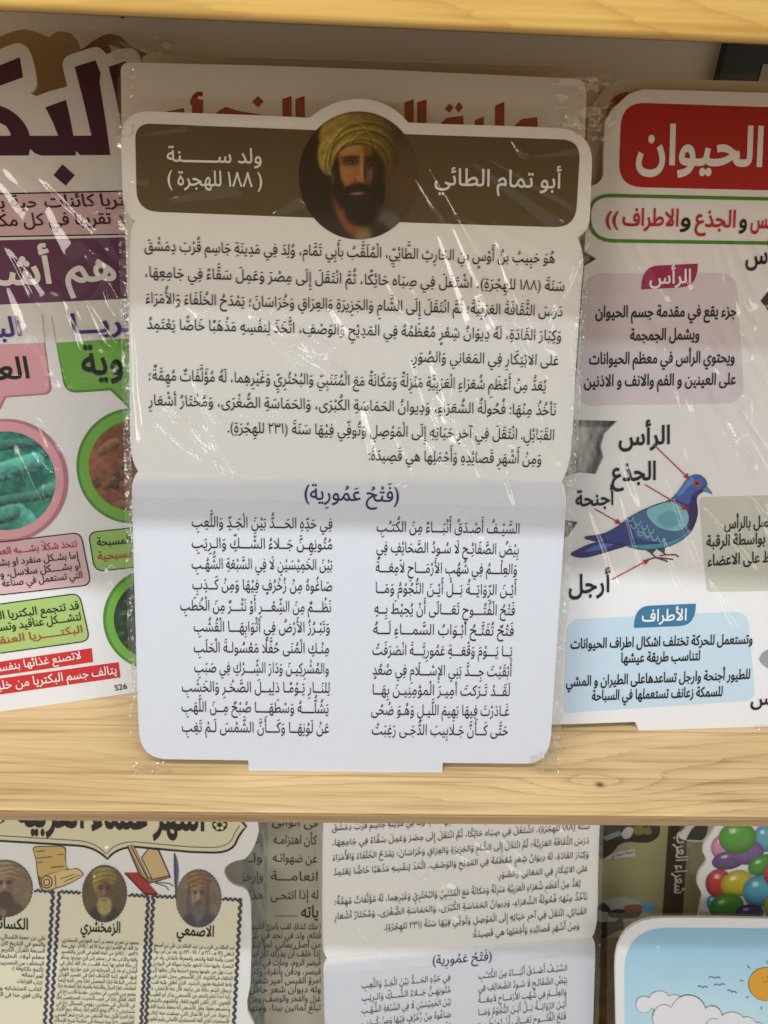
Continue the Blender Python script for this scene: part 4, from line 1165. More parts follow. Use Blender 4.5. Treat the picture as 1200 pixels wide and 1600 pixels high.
ani_lines = [(985, 190, 1010, 330, 0.92, 3.75), (970, 175, 995, 300, 0.92, 3.75), (1005, 290, 1050, 420, 0.92, 5), (1030, 740, 1090, 910, 1.14, 8.75), (1100, 320, 1130, 450, 0.88, 6.25), (940, 320, 1000, 430, 0.9, 7.5), (1085, 440, 1110, 560, 0.88, 6.25),
             (1060, 690, 1066, 720, 0.88, 3.75), (960, 760, 1010, 960, 0.88, 6.25), (1020, 500, 1075, 650, 0.88, 6.25), (1130, 340, 1160, 520, 0.88, 6.25), (925, 600, 990, 800, 0.85, 7.5), (1100, 900, 1150, 1000, 0.83, 7.5)]
s3 = ani.film('plastic_sleeve', ((908, 128), (1330, 140), (1330, 1145), (860, 1145)), 0.0009, wrinkle(61, 68, 0.00045, ani_lines + streaks(62, 16, 930, 200, 1200, 640, 66, 80, 240, 1.0, 5) + streaks(64, 7, 900, 640, 1180, 900, 64, 60, 160, .8)), 0.0022, CLEAR)
ani.film('sleeve_seam', ((903, 420), (914, 420), (876, 1140), (866, 1140)), 0.0008, crumple(63, .0014, .005), 0.0024, CRINK, s3)
ani.film('sleeve_fold', ((905, 125), (950, 122), (960, 195), (925, 250)), 0.0008, crumple(67, .003, .014), 0.003, FOLD, s3)
ani.film('sleeve_fold', ((1170, 1130), (1215, 1128), (1230, 1180), (1190, 1178)), 0.0008, crumple(69, .0025, .012), 0.003, FOLD, s3)
an2 = Board('animal_poster', c0 + np.array([0, 0.011, 0]), (c1 - c0)[:2], 24.5, 'pale poster with a red corner, mostly hidden behind the pigeon poster', 'poster board', 'animal posters')
an2.slab('board', [(1320, 130.5), (1200, 127.5), (985, 122), (970, 124.5), (945, 138), (925, 166), (919, 185), (916, 230), (905, 420), (885, 700), (868, 1112), (1320, 1106)], ink('aged_white_board2', (0.66, 0.58, 0.50, 1)), 0.003)
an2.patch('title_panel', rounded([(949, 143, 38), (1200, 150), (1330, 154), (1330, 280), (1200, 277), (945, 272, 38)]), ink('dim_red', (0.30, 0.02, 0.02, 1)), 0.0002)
def grey_paint(px, py):  # grey shade and plastic strips behind the notch, painted into the colour
    n = vnoise(px / 14 + 3, py / 30) + .6 * vnoise(px / 6, py / 12 + 5)
    st = np.clip(1 - np.abs((px - 925) + (py - 700) * .35) / 9, 0, 1) + np.clip(1 - np.abs((px - 945) + (py - 690) * .2) / 5, 0, 1)
    t = np.clip(.35 + .9 * n + .6 * st - .5 * (py < 668), 0, 1)[:, None]
    return np.array([.24, .225, .21]) * (1 - t) + np.array([.80, .78, .75]) * t
an2.grid('grey_shade_patch', ((885, 640), (985, 640), (985, 765), (880, 765)), 60, 70, grey_paint, 0.0003)
an2.film('plastic_sleeve', ((900, 110), (1330, 122), (1330, 1106), (866, 1112)), 0.002, wrinkle(71, 60, 0.0010), 0.002, CLEAR)

# ------------------------------------------------------------------ lower shelf
LZ = -0.543
def poster(name, x, y, yaw, lean, label, cat='poster board', group=None):
    a = math.radians(yaw)
    return Board(name, (x, y, LZ), (math.cos(a), math.sin(a)), lean, label, cat, group)

# scholars poster, lower left
sch = poster('scholars_poster', -0.2, 0.302, 0, 25, 'cut-out poster with cream columns, oval portraits and a black title banner, lower left')
sch.slab('board', [(-80, 1190), (385, 1190), (395, 1265), (403, 1285)] + bez((404, 1300), (398, 1328), (383, 1342), 6) + bez((383, 1342), (352, 1346), (350, 1362), 5) + bez((350, 1362), (354, 1380), (372, 1385), 5)[1:] +
         bez((378, 1386), (390, 1390), (392, 1412), 5) + [(393, 1470), (391, 1540), (386, 1565), (387, 1580), (397, 1600), (404, 1660), (402, 1760), (-80, 1760)], ink('white_board_low', (0.74, 0.73, 0.73, 1)), 0.003)
ban = [(-80, 1200), (366, 1200), (370, 1275), (385, 1291)] + bez((385, 1291), (372, 1305), (368, 1318), 5)[1:] + bez((368, 1318), (360, 1332), (335, 1332), 5)[1:] + \
      [(300, 1331), (212.5, 1323)] + bez((212.5, 1323), (182, 1323), (168, 1342), 7)[1:] + bez((168, 1342), (150, 1323), (122, 1321), 7)[1:] + [(0, 1313.5), (-80, 1309)]
sch.patch('title_banner', ban, CREAM, 0.0002)
sch.stroke('banner_outline', [(ban[2:], 3.4, False), ([(p[0] * .985 + 1, p[1] - 8) for p in ban[4:]], 1.2, False)], BLACK, 0.0004)
sch.text('title_text', [('أشهر علماء العربية', (321, 1296), (26, 1289), 74)], BLACK, 0.0006, 0.030)
def flower(cx, cy, r):
    sch.patch('flower_ornament', ell(cx, cy, r, r * .9), BLACK, 0.0005)
    sch.patch('flower_ornament', [ell(cx + r * .55 * math.cos(t), cy + r * .5 * math.sin(t), r * .24, r * .22, 0, 12) for t in np.linspace(0, 2 * math.pi, 6, endpoint=False)], CREAM, 0.0007)
flower(343.5, 1288, 12); flower(-2, 1277, 11)
zl = Z(0, 1260, 4.0)
SCR = ink('scroll_tan', (0.55, 0.38, 0.13, 1)); SCRD = ink('scroll_brown', (0.10, 0.05, 0.02, 1)); SCRL = ink('scroll_light', (0.66, 0.50, 0.22, 1))
scr = sch.patch('scroll_picture', smooth(zl([(208, 255), (300, 246), (405, 252), (412, 320), (425, 388), (480, 385), (520, 415), (510, 440), (420, 490), (320, 522), (275, 528), (248, 500), (232, 420), (222, 330)]), True, 5), SCRD, 0.0003)
sch.patch('scroll_sheet', smooth(zl([(214, 260), (300, 252), (399, 257), (406, 325), (416, 392), (345, 410), (300, 420), (258, 440), (240, 420), (228, 330)]), True, 5), SCR, 0.0004, scr)
sch.patch('scroll_roll', smooth(zl([(262, 440), (340, 415), (430, 395), (482, 391), (513, 416), (505, 436), (420, 482), (320, 515), (278, 520), (256, 488)]), True, 5), SCRL, 0.0005, scr)
sch.stroke('scroll_lines', [(zl([(225, 280), (280, 276)]), 1.36, False), (zl([(230, 322), (330, 312)]), 1.36, False), (zl([(232, 350), (270, 345)]), 1.53, False), (zl([(320, 380), (400, 372)]), 1.53, False), (zl([(360, 300), (400, 298)]), 1.36, False),
    (zl(ell(293, 470, 34, 38, 0, 24)), 2.21, True), (zl(ell(293, 472, 18, 20, 0, 20)), 1.87, True), (zl([(345, 425), (352, 505)]), 1.53, False), (zl([(400, 470), (500, 425)]), 1.36, False), (zl([(380, 450), (470, 420)]), 1.19, False)], SCRD, 0.0006, scr)
bkp = sch.patch('book_picture', [zl([(780, 412), (870, 412), (990, 548), (960, 560), (900, 545)])], ink('book_red', (0.36, 0.022, 0.02, 1)), 0.0003)
sch.patch('open_book', zl([(795, 245), (835, 236), (930, 440), (1040, 410), (1066, 440), (1000, 465), (935, 478), (900, 445), (870, 420)]), ink('book_cover', (0.30, 0.19, 0.09, 1)), 0.0004, bkp)
sch.patch('book_pages', [zl([(806, 250), (832, 244), (925, 450), (905, 440)]), zl([(885, 318), (930, 262), (985, 270), (1060, 430), (1000, 440), (950, 452)])], ink('page_tan', (0.58, 0.40, 0.20, 1)), 0.0005, bkp)
sch.stroke('book_lines', [(zl([(797, 246), (872, 424), (935, 478), (1066, 442), (990, 268)]), 1.87, False), (zl([(820, 246), (925, 452)]), 1.53, False), (zl([(885, 318), (952, 455), (1060, 430)]), 1.70, False), (zl([(885, 318), (930, 262), (985, 270)]), 1.53, False),
    (zl([(780, 414), (905, 545), (988, 548)]), 2.04, False), (zl([(965, 475), (1040, 500), (1055, 525)]), 1.19, False), (zl([(975, 472), (1060, 480), (1085, 498)]), 1.19, False)], BLACK, 0.0006, bkp)
sch.patch('feather_picture', smooth(zl([(1088, 292), (1108, 330), (1118, 400), (1112, 480), (1100, 540), (1090, 480), (1086, 400)]), True, 5), ink('feather_blue', (0.10, 0.11, 0.20, 1)), 0.0003)
sch.stroke('feather_shaft', [(zl([(1090, 290), (1100, 420), (1096, 575)]), 1.0, False)], BLACK, 0.0005)
cols = [[(-80, 1392), (82, 1398), (65, 1700), (-80, 1690)], [(93, 1396), (231, 1402), (218, 1700), (70, 1700)], [(240, 1403), (376, 1408), (362, 1700), (222, 1700)]]
sch.patch('text_column', cols, ink('column_cream', (0.72, 0.68, 0.52, 1)), 0.0002)
def wavy(a, b, amp, wl):
    a, b = np.array(a, float), np.array(b, float)
    L = np.linalg.norm(b - a); d = (b - a) / L; n = np.array([-d[1], d[0]])
    m = int(L / wl * 8)
    return [tuple(a + d * L * t + n * amp * math.sin(t * L / wl * 2 * math.pi)) for t in np.linspace(0, 1, m)]
WV = ink('wavy_border', (0.045, 0.045, 0.055, 1))
wl_ = []
for a, b in (((83, 1394), (64, 1700)), ((93, 1394), (73, 1700)), ((232, 1400), (215, 1700)), ((240, 1400), (222, 1700)), ((376, 1405), (360, 1700))):
    wl_.append((wavy(a, b, 1.7, 11), 4.4, False))
for a, b in (((54, 1391), (86, 1393.5)), ((91, 1393), (126, 1394.5)), ((201, 1398), (234, 1400)), ((237, 1400), (274, 1401.5)), ((347, 1404), (378, 1406))):
    wl_.append((wavy(a, b, 1.8, 7.5), 3.2, False))
sch.stroke('wavy_border', wl_, WV, 0.0004)
def small_portrait(kind, cx, cy, rx, ry):
    def paint(px, py):
        x = (px - cx) / rx; y = (py - cy) / ry
        sm = lambda d, w: 1 / (1 + np.exp(np.clip(d / w, -40, 40)))
        el = lambda a, b, r, s, w=.06: sm(np.sqrt(((x - a) / r) ** 2 + ((y - b) / s) ** 2) - 1, w)
        C = np.zeros((len(x), 3)) + np.array({0: (.12, .08, .03), 1: (.26, .19, .12), 2: (.22, .17, .13)}[kind])
        def mix(m, c):
            nonlocal C
            C = C * (1 - np.clip(m, 0, 1)[:, None]) + np.array(c) * np.clip(m, 0, 1)[:, None]
        skin = {0: (.26, .13, .06), 1: (.40, .25, .16), 2: (.42, .26, .18)}[kind]
        dk = tuple(.35 * q for q in skin)
        mix(el(0, 1.02, .88, .62), {0: (.016, .015, .020), 1: (.09, .06, .045), 2: (.05, .05, .075)}[kind])
        mix(el(-.05, .72, .13, .3), {0: (.12, .07, .04), 1: (.30, .2, .12), 2: (.10, .10, .14)}[kind])
        mix(el(0, -.12, .36, .50), skin)
        mix(el(.2, -.1, .16, .42, .3) * .8, dk)
        for sx_ in (-.15, .15):
            mix(el(sx_, -.27, .13, .030, .2), (.03, .018, .012))
            mix(el(sx_, -.20, .105, .050, .2), dk)
            mix(el(sx_, -.20, .05, .035, .2), (.008, .006, .006))
        mix(el(-.02, -.06, .045, .17, .2), tuple(min(1, 1.4 * q) for q in skin))
        mix(el(0, .08, .085, .045, .2), dk)
        bc = {0: (.46, .40, .13), 1: (.07, .045, .03), 2: (.16, .15, .17)}[kind]
        mix(el(0, .42, .33, .34) * (1 - el(0, .02, .22, .16, .15)), bc)
        mix(el(0, .17, .20, .055, .15), tuple(.7 * q for q in bc))
        mix(el(0, .245, .10, .022, .2), (.12, .04, .03))
        tc_ = {0: (.40, .32, .055), 1: (.46, .33, .20), 2: (.36, .19, .075)}[kind]
        tb = np.maximum(el(0, -.62, .58, .34, .05), el(-.36, -.42, .18, .36, .06)) * (1 - el(0, .0, .37, .50, .05))
        fold = .8 + .3 * np.sin(np.hypot(x - .1, (y - .2) * 1.2) * 34 + 3 * vnoise(px / 9, py / 9))
        C = C * (1 - tb[:, None]) + np.array(tc_)[None] * (fold * np.clip(1 - .6 * x, .3, 1.1))[:, None] * tb[:, None]
        if kind == 2:
            mix(np.maximum(el(-.44, .1, .12, .6), el(.42, .1, .12, .6)) * .8, (.10, .075, .07))
        C = C * (1 + .35 * vnoise(px / 2.2 + kind, py / 2.2) + .3 * vnoise(px / 8, py / 8 + kind))[:, None]
        return C * 0.66 + np.array([.012, .008, .005])
    pts = [(cx + rx * 1.03 * math.cos(t) * (1 + .014 * math.sin(46 * t)), cy + ry * 1.03 * math.sin(t) * (1 + .014 * math.sin(46 * t))) for t in np.linspace(0, 2 * math.pi, 240, endpoint=False)]
    f = sch.patch('portrait_edge', pts, WV, 0.0005)
    sch.disc('portrait', cx, cy, rx, ry, paint, 0.0007, 50, 160)
small_portrait(1, 8, 1388, 42, 43.5); small_portrait(0, 163.5, 1396, 34, 43.5); small_portrait(2, 310.5, 1403.5, 34.5, 44)
sch.text('name_text', [('الزمخشري', (188, 1457), (126, 1454), 24), ('الكسائي', (44, 1452), (-14, 1449), 24), ('الاصمعي', (334, 1463), (276, 1460), 24)], BLACK, 0.0006, 0.026, split=True)
mid = ['محمود بن عمر بن محمد بن أحمد الخوارزمي الزمخشري،', 'جار الله، أبو القاسم ( ولد سنة ٤٦٧هـ / ١٠٧٤م - توفي سنة', '٥٣٨هـ / ١١٤٤م) من أئمة العلم في الدين والتفسير', 'واللغة والآداب. ولد في زمخشر (من قرى خوارزم)، وسافر',
       'إلى مكة فجاور بها زمنا، فلقب بـ جار الله. تنقل في', 'البلدان، ثم عاد إلى الجرجانية (من قرى خوارزم)، فتوفي', 'فيها. أشهر كتبه الكشاف (ط) في تفسير القرآن', 'أساس البلاغة (ط) المفصل (ط) ومن كتبه أيضا',
       'المقامات (ط) الجبال والأمكنة والمياه (ط) المقدمة (ط)', 'معجم عربي فارسي، في مجلدين، مقدمة الأدب (خ) في', 'اللغة، الفائق (ط) في غريب الحديث، المستقصى (ط)', 'في الأمثال، في مجلدين، رؤوس المسائل (خ) في',
       'شستربتي (٣٦٠٠) نوابغ الكلم (ط) رسالة ربيع الأبرار', '(ط) الجزء الأول منه المنتقى من شرح شعر المتنبي', 'القاموس (خ) منه نسخة في مكتبة شيخ الإسلام']
rgt = ['عبد الملك بن قريب بن عبد الملك بن علي بن أصمع', 'الباهلي (١٢١ هـ - ٢١٦ هـ / ٧٤٠ - ٨٣١ م). يعد من أبرز رواة', 'العرب وأئمة اللغة والشعر والمعرفة بالبلدان. ولد في', 'البصرة، وفيها نشأ. اشتهر بكثرة تجواله في البوادي',
       'حيث نهل من علومها وجمع أخبارها وكان ينقلها إلى', 'الخلفاء فيكافئونه. كان الأصمعي محل تقدير في', 'بلاط الخليفة هارون الرشيد، الذي أطلق عليه لقب', 'شيطان الشعر دلالة على براعته. قال عنه الأخفش: ما',
       'رأينا أحداً أعلم بالشعر من الأصمعي. وذكر أبو الطيب', 'اللغوي: كان أتقن القوم للغة، وأعلمهم بالشعر', 'وأحضرهم حفظا. ونقل الأصمعي أنه يحفظ عشرة آلاف', 'أرجوزة. من أبرز الأعمال التي صنفت عنه كتاب', 'الأصمعيات الذي ألفه المستشرق الألماني وليم أهلورد']
lft = ['علي بن حمزة الكسائي واحد من', 'والنحو في التاريخ كان إمام الكو', 'السبعة للقرآن الكريم سافر في', 'معلم أولاد الخليفة هارون', 'المختلف من المصريين في النحـ', 'تأتمه بالكوفة ).', 'أهم أعماله:', 'كتاب القراءات', 'كتاب المتشابه والتفسير', 'وكان قوي جدا في اللغة العربيـ']
L = []
for i, s in enumerate(mid):
    t = i / 14.0
    L.append((s, (217 - 7.5 * t, 1475 + 125 * t), (97 - 11.5 * t, 1470.5 + 125 * t), 8.8))
for i, s in enumerate(rgt):
    t = i / 12.0
    L.append((s, (367 - 9 * t, 1483 + 115 * t), (241 - 10 * t, 1478.5 + 115 * t), 8.8))
for i, s in enumerate(lft):
    t = i / 9.0
    x0 = -28 if len(s) > 20 else 70 - len(s) * 3.1
    L.append((s, (71.5 - 6 * t, 1468 + 90 * t), (x0 - 4 * t, 1464.5 + 90 * t), 8.8))
sch.text('paragraph_text', L, ink('soft_black', (0.03, 0.028, 0.026, 1)), 0.0006, 0.009, 2)
sch_l = [(200, 1290, 160, 1340, 1, 8), (30, 1290, 120, 1400, 1.2, 8), (270, 1330, 330, 1480, 1.0, 8), (330, 1270, 390, 1380, 1.0, 6), (150, 1480, 180, 1600, .8, 6), (225, 1470, 232, 1560, 1.0, 4)]
sch.film('plastic_sleeve', ((-80, 1200), (412, 1200), (404, 1750), (-80, 1750)), 0.0014, wrinkle(81, 58, 0.0006, sch_l + streaks(82, 16, 0, 1280, 380, 1560, 60, 50, 160, .9)), 0.0022, CLEAR)

# beige poem poster between the scholars poster and the twin poem poster
bei = poster('beige_poem_poster', -0.04, 0.345, 2, 25, 'worn beige poem poster squeezed between the cream column poster and the white poem poster')
bei.slab('board', [(330, 1150), (560, 1150), (552, 1700), (330, 1700)], ink('beige_print', (0.47, 0.43, 0.33, 1)), 0.003)
def strip_paint(px, py):
    n = vnoise(px / 5, py / 14) + .6 * vnoise(px / 2.5, py / 5 + 9)
    t = np.clip(.5 + n, 0, 1)[:, None]
    return np.array([.20, .23, .21]) * (1 - t) + np.array([.40, .41, .36]) * t
bei.grid('border_pattern', ((382, 1200), (421, 1200), (411, 1690), (372, 1690)), 16, 120, strip_paint, 0.0002)
bei.text('verse_text', [('فى الوائى', (497, 1292), (425, 1289), 20), ('كأن اهتزامـه', (495, 1319), (427, 1318), 20), ('عن ضهواتـه', (495, 1348), (426, 1346), 20), ('انعامـــة', (496, 1376), (423, 1375), 20),
    ('له إذا انتحـى', (497, 1404), (423, 1405), 20), ('إذا جـ', (410, 1317), (381, 1318), 20), ('ولـ', (410, 1346), (388, 1347), 20), ('وإرخـ', (411, 1375), (380, 1376), 20), ('هذا', (411, 1404), (390, 1405), 20)], BLACK, 0.0004, 0.008)
bei.text('subtitle_text', [('ياته', (497, 1433), (470, 1433), 26)], BLACK, 0.0004, 0.02, split=True)
bei.stroke('rule', [([(430, 1431), (466, 1431)], .8, False)], BLACK, 0.0004)
pz = ['( ملك كندة)، لقب بامرئ القيس', 'قتله، ولد في نجد في بني', 'من أصل يماني. لما قتل', 'إذا خلف أن يدرك ثأر أبيه', 'قيصر الروم، ومات في أنقرة', 'قيصر، ودفن بأنقرة، وكان', 'امرؤ القيس أمير شعراء', 'وله ديوان شعر حافل', 'غزل والفخر والوصف، ومن', 'تبلغ ثمانين بيتا، ومنها']
bei.text('paragraph_text', [(s, (501, 1452 + 14 * i), (389, 1451 + 14.2 * i), 14) for i, s in enumerate(pz)], ink('soft_black', (0.03, 0.028, 0.026, 1)), 0.0004, 0.012, 2)
bei.film('plastic_sleeve', ((340, 1160), (560, 1160), (555, 1690), (340, 1690)), 0.002, wrinkle(91, 70, 0.0006), 0.002, CLEAR)

# olive poster of poets, half hidden
oli = poster('olive_poets_poster', 0.25, 0.372, 3, 25, 'olive poster with a dark brown sideways title band and two sideways portraits')
oli.slab('board', [(880, 1180), (1130, 1180), (1110, 1475), (1000, 1470), (975, 1464), (880, 1468)], ink('olive_print', (0.36, 0.34, 0.17, 1)), 0.003)
oli.patch('title_band', [(1046, 1180), (1078, 1180), (1075, 1290), (1066, 1440), (1034, 1440), (1044, 1290)], ink('dark_brown_print', (0.07, 0.042, 0.025, 1)), 0.0002)
oli.text('title_text', [('شعراء العرب', (1053, 1396), (1058, 1299), 27)], ink('chalk_ink', (0.78, 0.74, 0.66, 1)), 0.0005, 0.014)
zo = Z(900, 1260, 4.0)
fig = oli.patch('portrait_picture', smooth(zo([(140, 90), (320, 70), (430, 80), (515, 110), (522, 170), (480, 215), (420, 228), (330, 222), (270, 240), (225, 290), (150, 325), (130, 200)]), True, 5), ink('portrait_dark', (0.045, 0.032, 0.024, 1)), 0.0002)
oli.patch('portrait_detail', smooth(zo([(285, 165), (320, 128), (358, 140), (340, 190), (300, 200)]), True, 5), ink('portrait_white', (0.5, 0.5, 0.48, 1)), 0.0004, fig)
oli.patch('portrait_detail', [smooth(zo([(360, 130), (410, 120), (430, 160), (390, 180), (360, 165)]), True, 5), smooth(zo([(420, 140), (460, 130), (470, 165), (435, 175)]), True, 5)], ink('portrait_lime', (0.17, 0.165, 0.05, 1)), 0.0004, fig)
oli.patch('portrait_detail', zo([(165, 190), (270, 150), (290, 175), (190, 215)]), ink('portrait_mint', (0.22, 0.28, 0.24, 1)), 0.0003, fig)
cap = oli.patch('caption_strip', zo([(178, 328), (250, 285), (366, 264), (366, 312)]), ink('caption_white', (0.55, 0.54, 0.48, 1)), 0.0004)
oli.text('caption_text', [('حنينة بسمة بني', zo([(360, 286)])[0], zo([(215, 318)])[0], 7)], BLACK, 0.0006, 0.012, parent=cap)
st = oli.patch('portrait_strip', zo([(120, 600), (300, 560), (420, 600), (400, 690), (230, 745), (120, 760)]), ink('strip_mint', (0.40, 0.44, 0.38, 1)), 0.0002)
oli.patch('portrait_picture', [smooth(zo([(130, 640), (170, 600), (215, 640), (190, 660)]), True, 5), smooth(zo([(200, 660), (260, 640), (330, 650), (400, 640), (390, 690), (290, 700), (215, 690)]), True, 5), zo([(120, 720), (240, 720), (290, 690), (300, 760), (180, 820), (120, 835)])], ink('portrait_dark', (0.045, 0.032, 0.024, 1)), 0.0004)
oli.patch('portrait_face', smooth(zo([(300, 625), (360, 610), (412, 620), (408, 655), (350, 665), (305, 655)]), True, 5), ink('portrait_skin', (0.26, 0.13, 0.08, 1)), 0.0005)
oli.patch('portrait_turban', smooth(zo([(400, 600), (450, 592), (492, 620), (480, 660), (410, 662), (418, 630)]), True, 5), ink('turban_blue', (0.16, 0.36, 0.52, 1)), 0.0006)
oli.film('plastic_sleeve', ((885, 1190), (1130, 1190), (1112, 1475), (885, 1468)), 0.0016, wrinkle(101, 40, 0.0009), 0.002, CLEAR)
# brown poster lower behind
brn = poster('brown_poster', 0.22, 0.392, 3, 25, 'dark brown grained poster in the gap between the white poem poster and the cloud poster')
def brown_paint(px, py):
    n = vnoise(px / 4, py / 60) + .7 * vnoise(px / 2, py / 25 + 5)
    C = np.array([.17, .10, .035])[None] * (1 + .8 * n)[:, None]
    m = np.clip(1.3 - np.hypot((px - 945) / 26, (py - 1557) / 17), 0, 1)[:, None]
    return C * (1 - m) + np.array([.012, .009, .008]) * m
brn.slab('board', [(860, 1400), (1040, 1400), (1030, 1668), (860, 1672)], ink('brown_board', (0.16, 0.10, 0.04, 1)), 0.003)
brn.grid('printed_picture', ((862, 1402), (1038, 1402), (1028, 1666), (862, 1670)), 60, 70, brown_paint, 0.0002)
brn.film('plastic_sleeve', ((900, 1430), (990, 1430), (985, 1668), (900, 1670)), 0.0012, wrinkle(111, 75, 0.0014), 0.003, CLEAR)

# black capped cut-out
cap_b = poster('black_top_poster', 0.28, 0.350, 3, 25, 'white edged cut-out board with a solid black top corner, beside the balloon poster')
cap_b.slab('board', smooth([(1063, 1310), (1070, 1297), (1080, 1287), (1097, 1280), (1112, 1284), (1112, 1294), (1106, 1306), (1098, 1316)], True, 5), ink('white_board_low', (0.74, 0.73, 0.73, 1)), 0.003)
cap_b.patch('black_print', rounded([(1071, 1312, 3), (1082, 1293, 6), (1098, 1284, 8), (1107, 1290, 5), (1103, 1306, 4), (1097, 1313, 4)]), BLACK, 0.0002)
cap_b.film('plastic_sleeve', ((1060, 1275), (1130, 1275), (1120, 1450), (1068, 1450)), 0.001, wrinkle(121, 86, 0.0016), 0.002, CRINK)

# balloon poster
bal = poster('balloon_poster', 0.33, 0.330, 3, 25, 'white cut-out poster covered with colourful glossy balloons')
bal.slab('board', [(1150, 1200), (1130, 1262)] + smooth([(1118, 1290), (1110, 1304), (1101, 1318), (1099, 1332), (1104, 1345), (1093, 1362), (1090, 1380), (1097, 1398), (1095, 1412), (1092, 1430), (1088, 1450)]) + [(1078, 1618), (1330, 1612), (1340, 1200)], ink('white_board_low', (0.74, 0.73, 0.73, 1)), 0.003)
def balloon(name, cx, cy, rx, ry, rot, col, k):
    cx, cy, rx, ry = 900 + cx / 4, 1260 + cy / 4, rx / 4, ry / 4
    def paint(px, py):
        c, s = math.cos(rot), math.sin(rot)
        a = ((px - cx) * c + (py - cy) * s) / rx; b = (-(px - cx) * s + (py - cy) * c) / ry
        r = np.hypot(a, b)
        edge = np.clip((r - .55) / .45, 0, 1)
        d = np.clip(.95 - .35 * edge - .30 * np.clip(b, 0, 1), .25, 1)
        C = (np.array(col) * .86 + .015)[None] * d[:, None]
        hl = np.exp(-(((a + .15) / .30) ** 2 + ((b + .48) / .16) ** 2))
        hl2 = (np.exp(-np.maximum(np.abs((a + .22) / .17), np.abs((b + .46) / .15)) ** 8))
        C = C + (0.10 * hl + 0.30 * hl2)[:, None]
        rim = np.exp(-(((r - .9) / .05) ** 2)) * np.clip(-b, 0, 1) * .0
        return C
    def pth(px, py): return paint(px, py)
    # rotated ellipse as its own painted disc
    n, na = 16, 56
    P, T = [(cx, cy)], []
    c, s = math.cos(rot), math.sin(rot)
    for i in range(1, n + 1):
        for t in np.linspace(0, 2 * math.pi, na, endpoint=False):
            x, y = rx * i / n * math.cos(t), ry * i / n * math.sin(t)
            P.append((cx + x * c - y * s, cy + x * s + y * c))
    for j in range(na): T.append([0, 1 + (j + 1) % na, 1 + j])
    for i in range(n - 1):
        b_ = 1 + i * na
        for j in range(na):
            q = (j + 1) % na
            T += [[b_ + j, b_ + q, b_ + na + q], [b_ + j, b_ + na + q, b_ + na + j]]
    w = 0.0002 + k * 0.00006
    V = [tuple(bal.loc(*p)) + (w,) for p in P]
    bal._painted('balloon', np.array(P), V, T, paint, None)
G_, C_, P_ = (.06, .30, .02), (.10, .42, .58), (.13, .05, .22)
for k_, a in enumerate([(1180, 200, 75, 85, 0, C_), (905, 255, 62, 75, .1, (.70, .28, .48)), (955, 335, 108, 58, -.2, P_), (1075, 290, 100, 72, -.25, (.20, .09, .32)), (1165, 365, 95, 62, -.4, G_), (1008, 195, 118, 100, -.1, (.08, .36, .02)),
    (852, 600, 38, 46, 0, C_), (892, 480, 84, 90, .1, (.55, .05, .035)), (1010, 480, 108, 82, -.2, (.62, .52, .03)), (1140, 530, 100, 100, 0, C_), (940, 625, 108, 82, -.3, (.08, .33, .02)), (1080, 662, 90, 52, -.1, (.07, .025, .17)), (1260, 420, 90, 90, 0, (.55, .05, .035)), (1270, 620, 100, 90, 0, (.62, .52, .03))]):
    balloon('balloon', *a, k_)
bal.film('plastic_sleeve', ((1078, 1200), (1340, 1200), (1335, 1612), (1076, 1616)), 0.0018, wrinkle(131, 60, 0.0006), 0.0024, CLEAR)

# cloud poster
sky = poster('cloud_poster', 0.36, 0.290, 2, 25, 'pale blue rounded board with cartoon clouds and a smiling orange sun, lower right corner')
so = rounded([(960, 1434, 78), (1120, 1434), (1200, 1435.5), (1345, 1440), (1330, 1760), (966, 1760)])
sky.slab('board', so, ink('white_board_sky', (0.78, 0.78, 0.79, 1)), 0.0032)
def sky_paint(px, py):
    t = np.clip((py - 1450) / 150, 0, 1)[:, None]
    return np.array([.26, .49, .68]) * (1 - t) + np.array([.52, .72, .80]) * t
sp_ = rounded([(975, 1449, 70), (1200, 1450.5), (1340, 1454), (1325, 1752), (977, 1752)])
# gradient ground: bands cut to the rounded outline
cxm = 1130
P_, T_ = [(cxm, 1600)], []
nb = 24
for i in range(1, nb + 1):
    for p in sp_: P_.append((cxm + (p[0] - cxm) * i / nb, 1600 + (p[1] - 1600) * i / nb))
m_ = len(sp_)
for j in range(m_): T_.append([0, 1 + (j + 1) % m_, 1 + j])
for i in range(nb - 1):
    b_ = 1 + i * m_
    for j in range(m_):
        q = (j + 1) % m_
        T_ += [[b_ + j, b_ + q, b_ + m_ + q], [b_ + j, b_ + m_ + q, b_ + m_ + j]]
sky._painted('sky_picture', np.array(P_), [tuple(sky.loc(*p)) + (0.0002,) for p in P_], T_, sky_paint, None)
lob = [(425, 1235, 50, 50), (520, 1212, 66, 60), (612, 1222, 52, 46), (700, 1292, 112, 116), (548, 1318, 70, 84), (600, 1440, 130, 120), (850, 1318, 62, 74), (800, 1420, 120, 120), (972, 1350, 80, 66), (860, 1372, 50, 50), (1065, 1372, 60, 58), (1020, 1470, 140, 110), (1130, 1410, 60, 60)]
LINE = ink('line_grey', (0.06, 0.07, 0.09, 1))
zk = lambda a, g: ell(900 + a[0] / 4, 1260 + a[1] / 4, a[2] / 4 + g, a[3] / 4 + g, 0, 44)
cl = sky.patch('cloud_picture', [zk(a, 0.75) for a in lob], LINE, 0.0004)
sky.patch('cloud_fill', [zk(a, 0) for a in lob], ink('cloud_white', (0.76, 0.75, 0.78, 1)), 0.0006, cl)
arcs = []
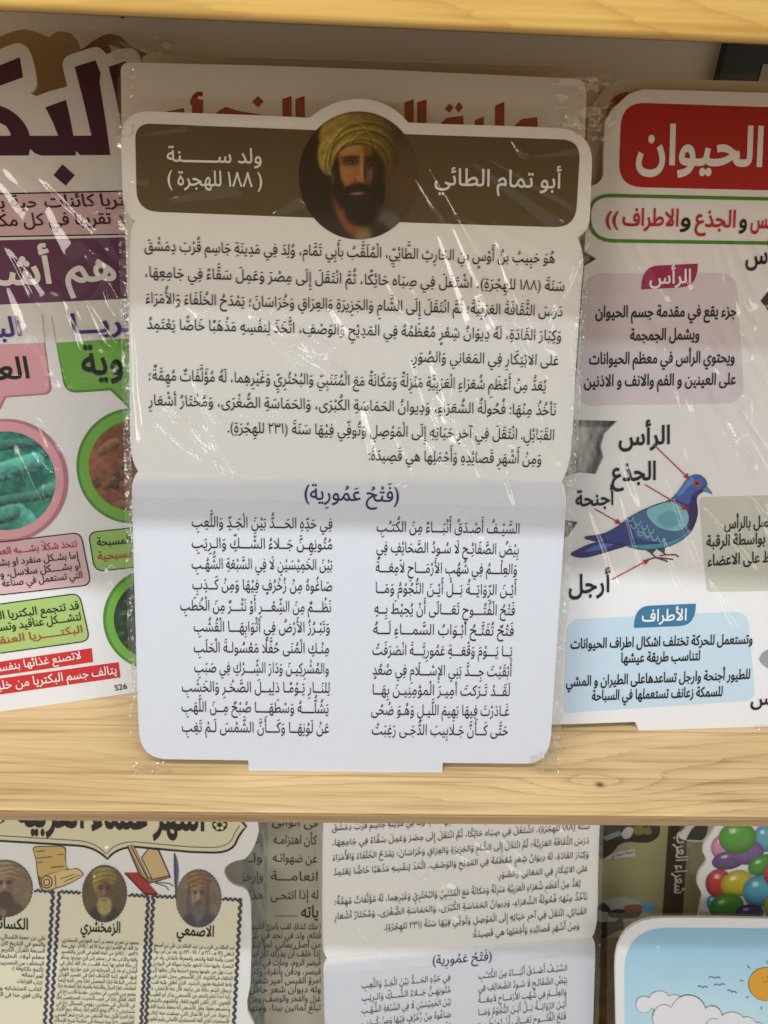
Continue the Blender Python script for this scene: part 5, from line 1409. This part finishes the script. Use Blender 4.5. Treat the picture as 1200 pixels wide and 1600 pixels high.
for (a, t0_, t1_) in ((lob[3], 3.5, 6.0), (lob[4], 3.3, 5.4), (lob[6], 4.6, 6.1), (lob[9], 3.2, 5.2)):
    arcs.append(([(900 + (a[0] + a[2] * math.cos(t)) / 4, 1260 + (a[1] + a[3] * math.sin(t)) / 4) for t in np.linspace(t0_, t1_, 24)], .9, False))
sky.stroke('cloud_lines', arcs, LINE, 0.0008, cl)
brd = []
for (x, y, s, r) in ((865, 1066, 38, .05), (895, 1110, 36, -.05), (790, 1124, 32, .08), (972, 1152, 30, .25)):
    q = []
    for t in np.linspace(-1, 1, 13):
        yy = -14 * (abs(t) ** .6) * (1.25 - .25 * abs(t)) + (8 if abs(t) > .8 else 0)
        xx = t * s
        q.append((900 + (x + xx * math.cos(r) - yy * math.sin(r)) / 4, 1260 + (y + 8 + xx * math.sin(r) + yy * math.cos(r)) / 4))
    brd.append((q, 1.5, False))
sky.stroke('bird_picture', brd, LINE, 0.0005)
su = sky.patch('sun_picture', ell(1196.5, 1537, 28, 26.5), LINE, 0.0004)
sky.patch('sun_disc', ell(1196.5, 1537, 27, 25.5), ink('sun_orange', (0.68, 0.33, 0.02, 1)), 0.0005, su)
sky.stroke('sun_face', [([(1191, 1528), (1192, 1526)], 1.6, False), ([(1198, 1527.5), (1199, 1525.5)], 1.6, False), (bez((1192, 1531.5), (1195.5, 1537), (1199, 1531)), .9, False)], ink('sun_brown', (0.16, 0.07, 0.01, 1)), 0.0006, su)
sky.stroke('sun_rays', [(zo([(1068, 992), (1086, 1010)]), 1.3, False), (zo([(1022, 1086), (1046, 1088)]), 1.3, False), (zo([(1060, 1194), (1080, 1186)]), 1.3, False), (zo([(1157, 1248), (1158, 1268)]), 1.3, False), (zo([(1191, 960), (1192, 980)]), 1.3, False)], LINE, 0.0006, su)
sky_l = [(1036, 1440, 1028, 1470, 1.6, 4), (1125, 1480, 1170, 1520, .6, 3), (1160, 1455, 1200, 1480, .6, 4), (985, 1460, 970, 1520, .7, 5), (1060, 1470, 1110, 1500, .5, 5)]
sky.film('plastic_sleeve', ((948, 1424), (1345, 1426), (1335, 1755), (945, 1755)), 0.0012, wrinkle(141, 50, 0.0004, sky_l + streaks(142, 8, 960, 1440, 1200, 1560, 40, 40, 110, .6)), 0.0022, CLEAR)
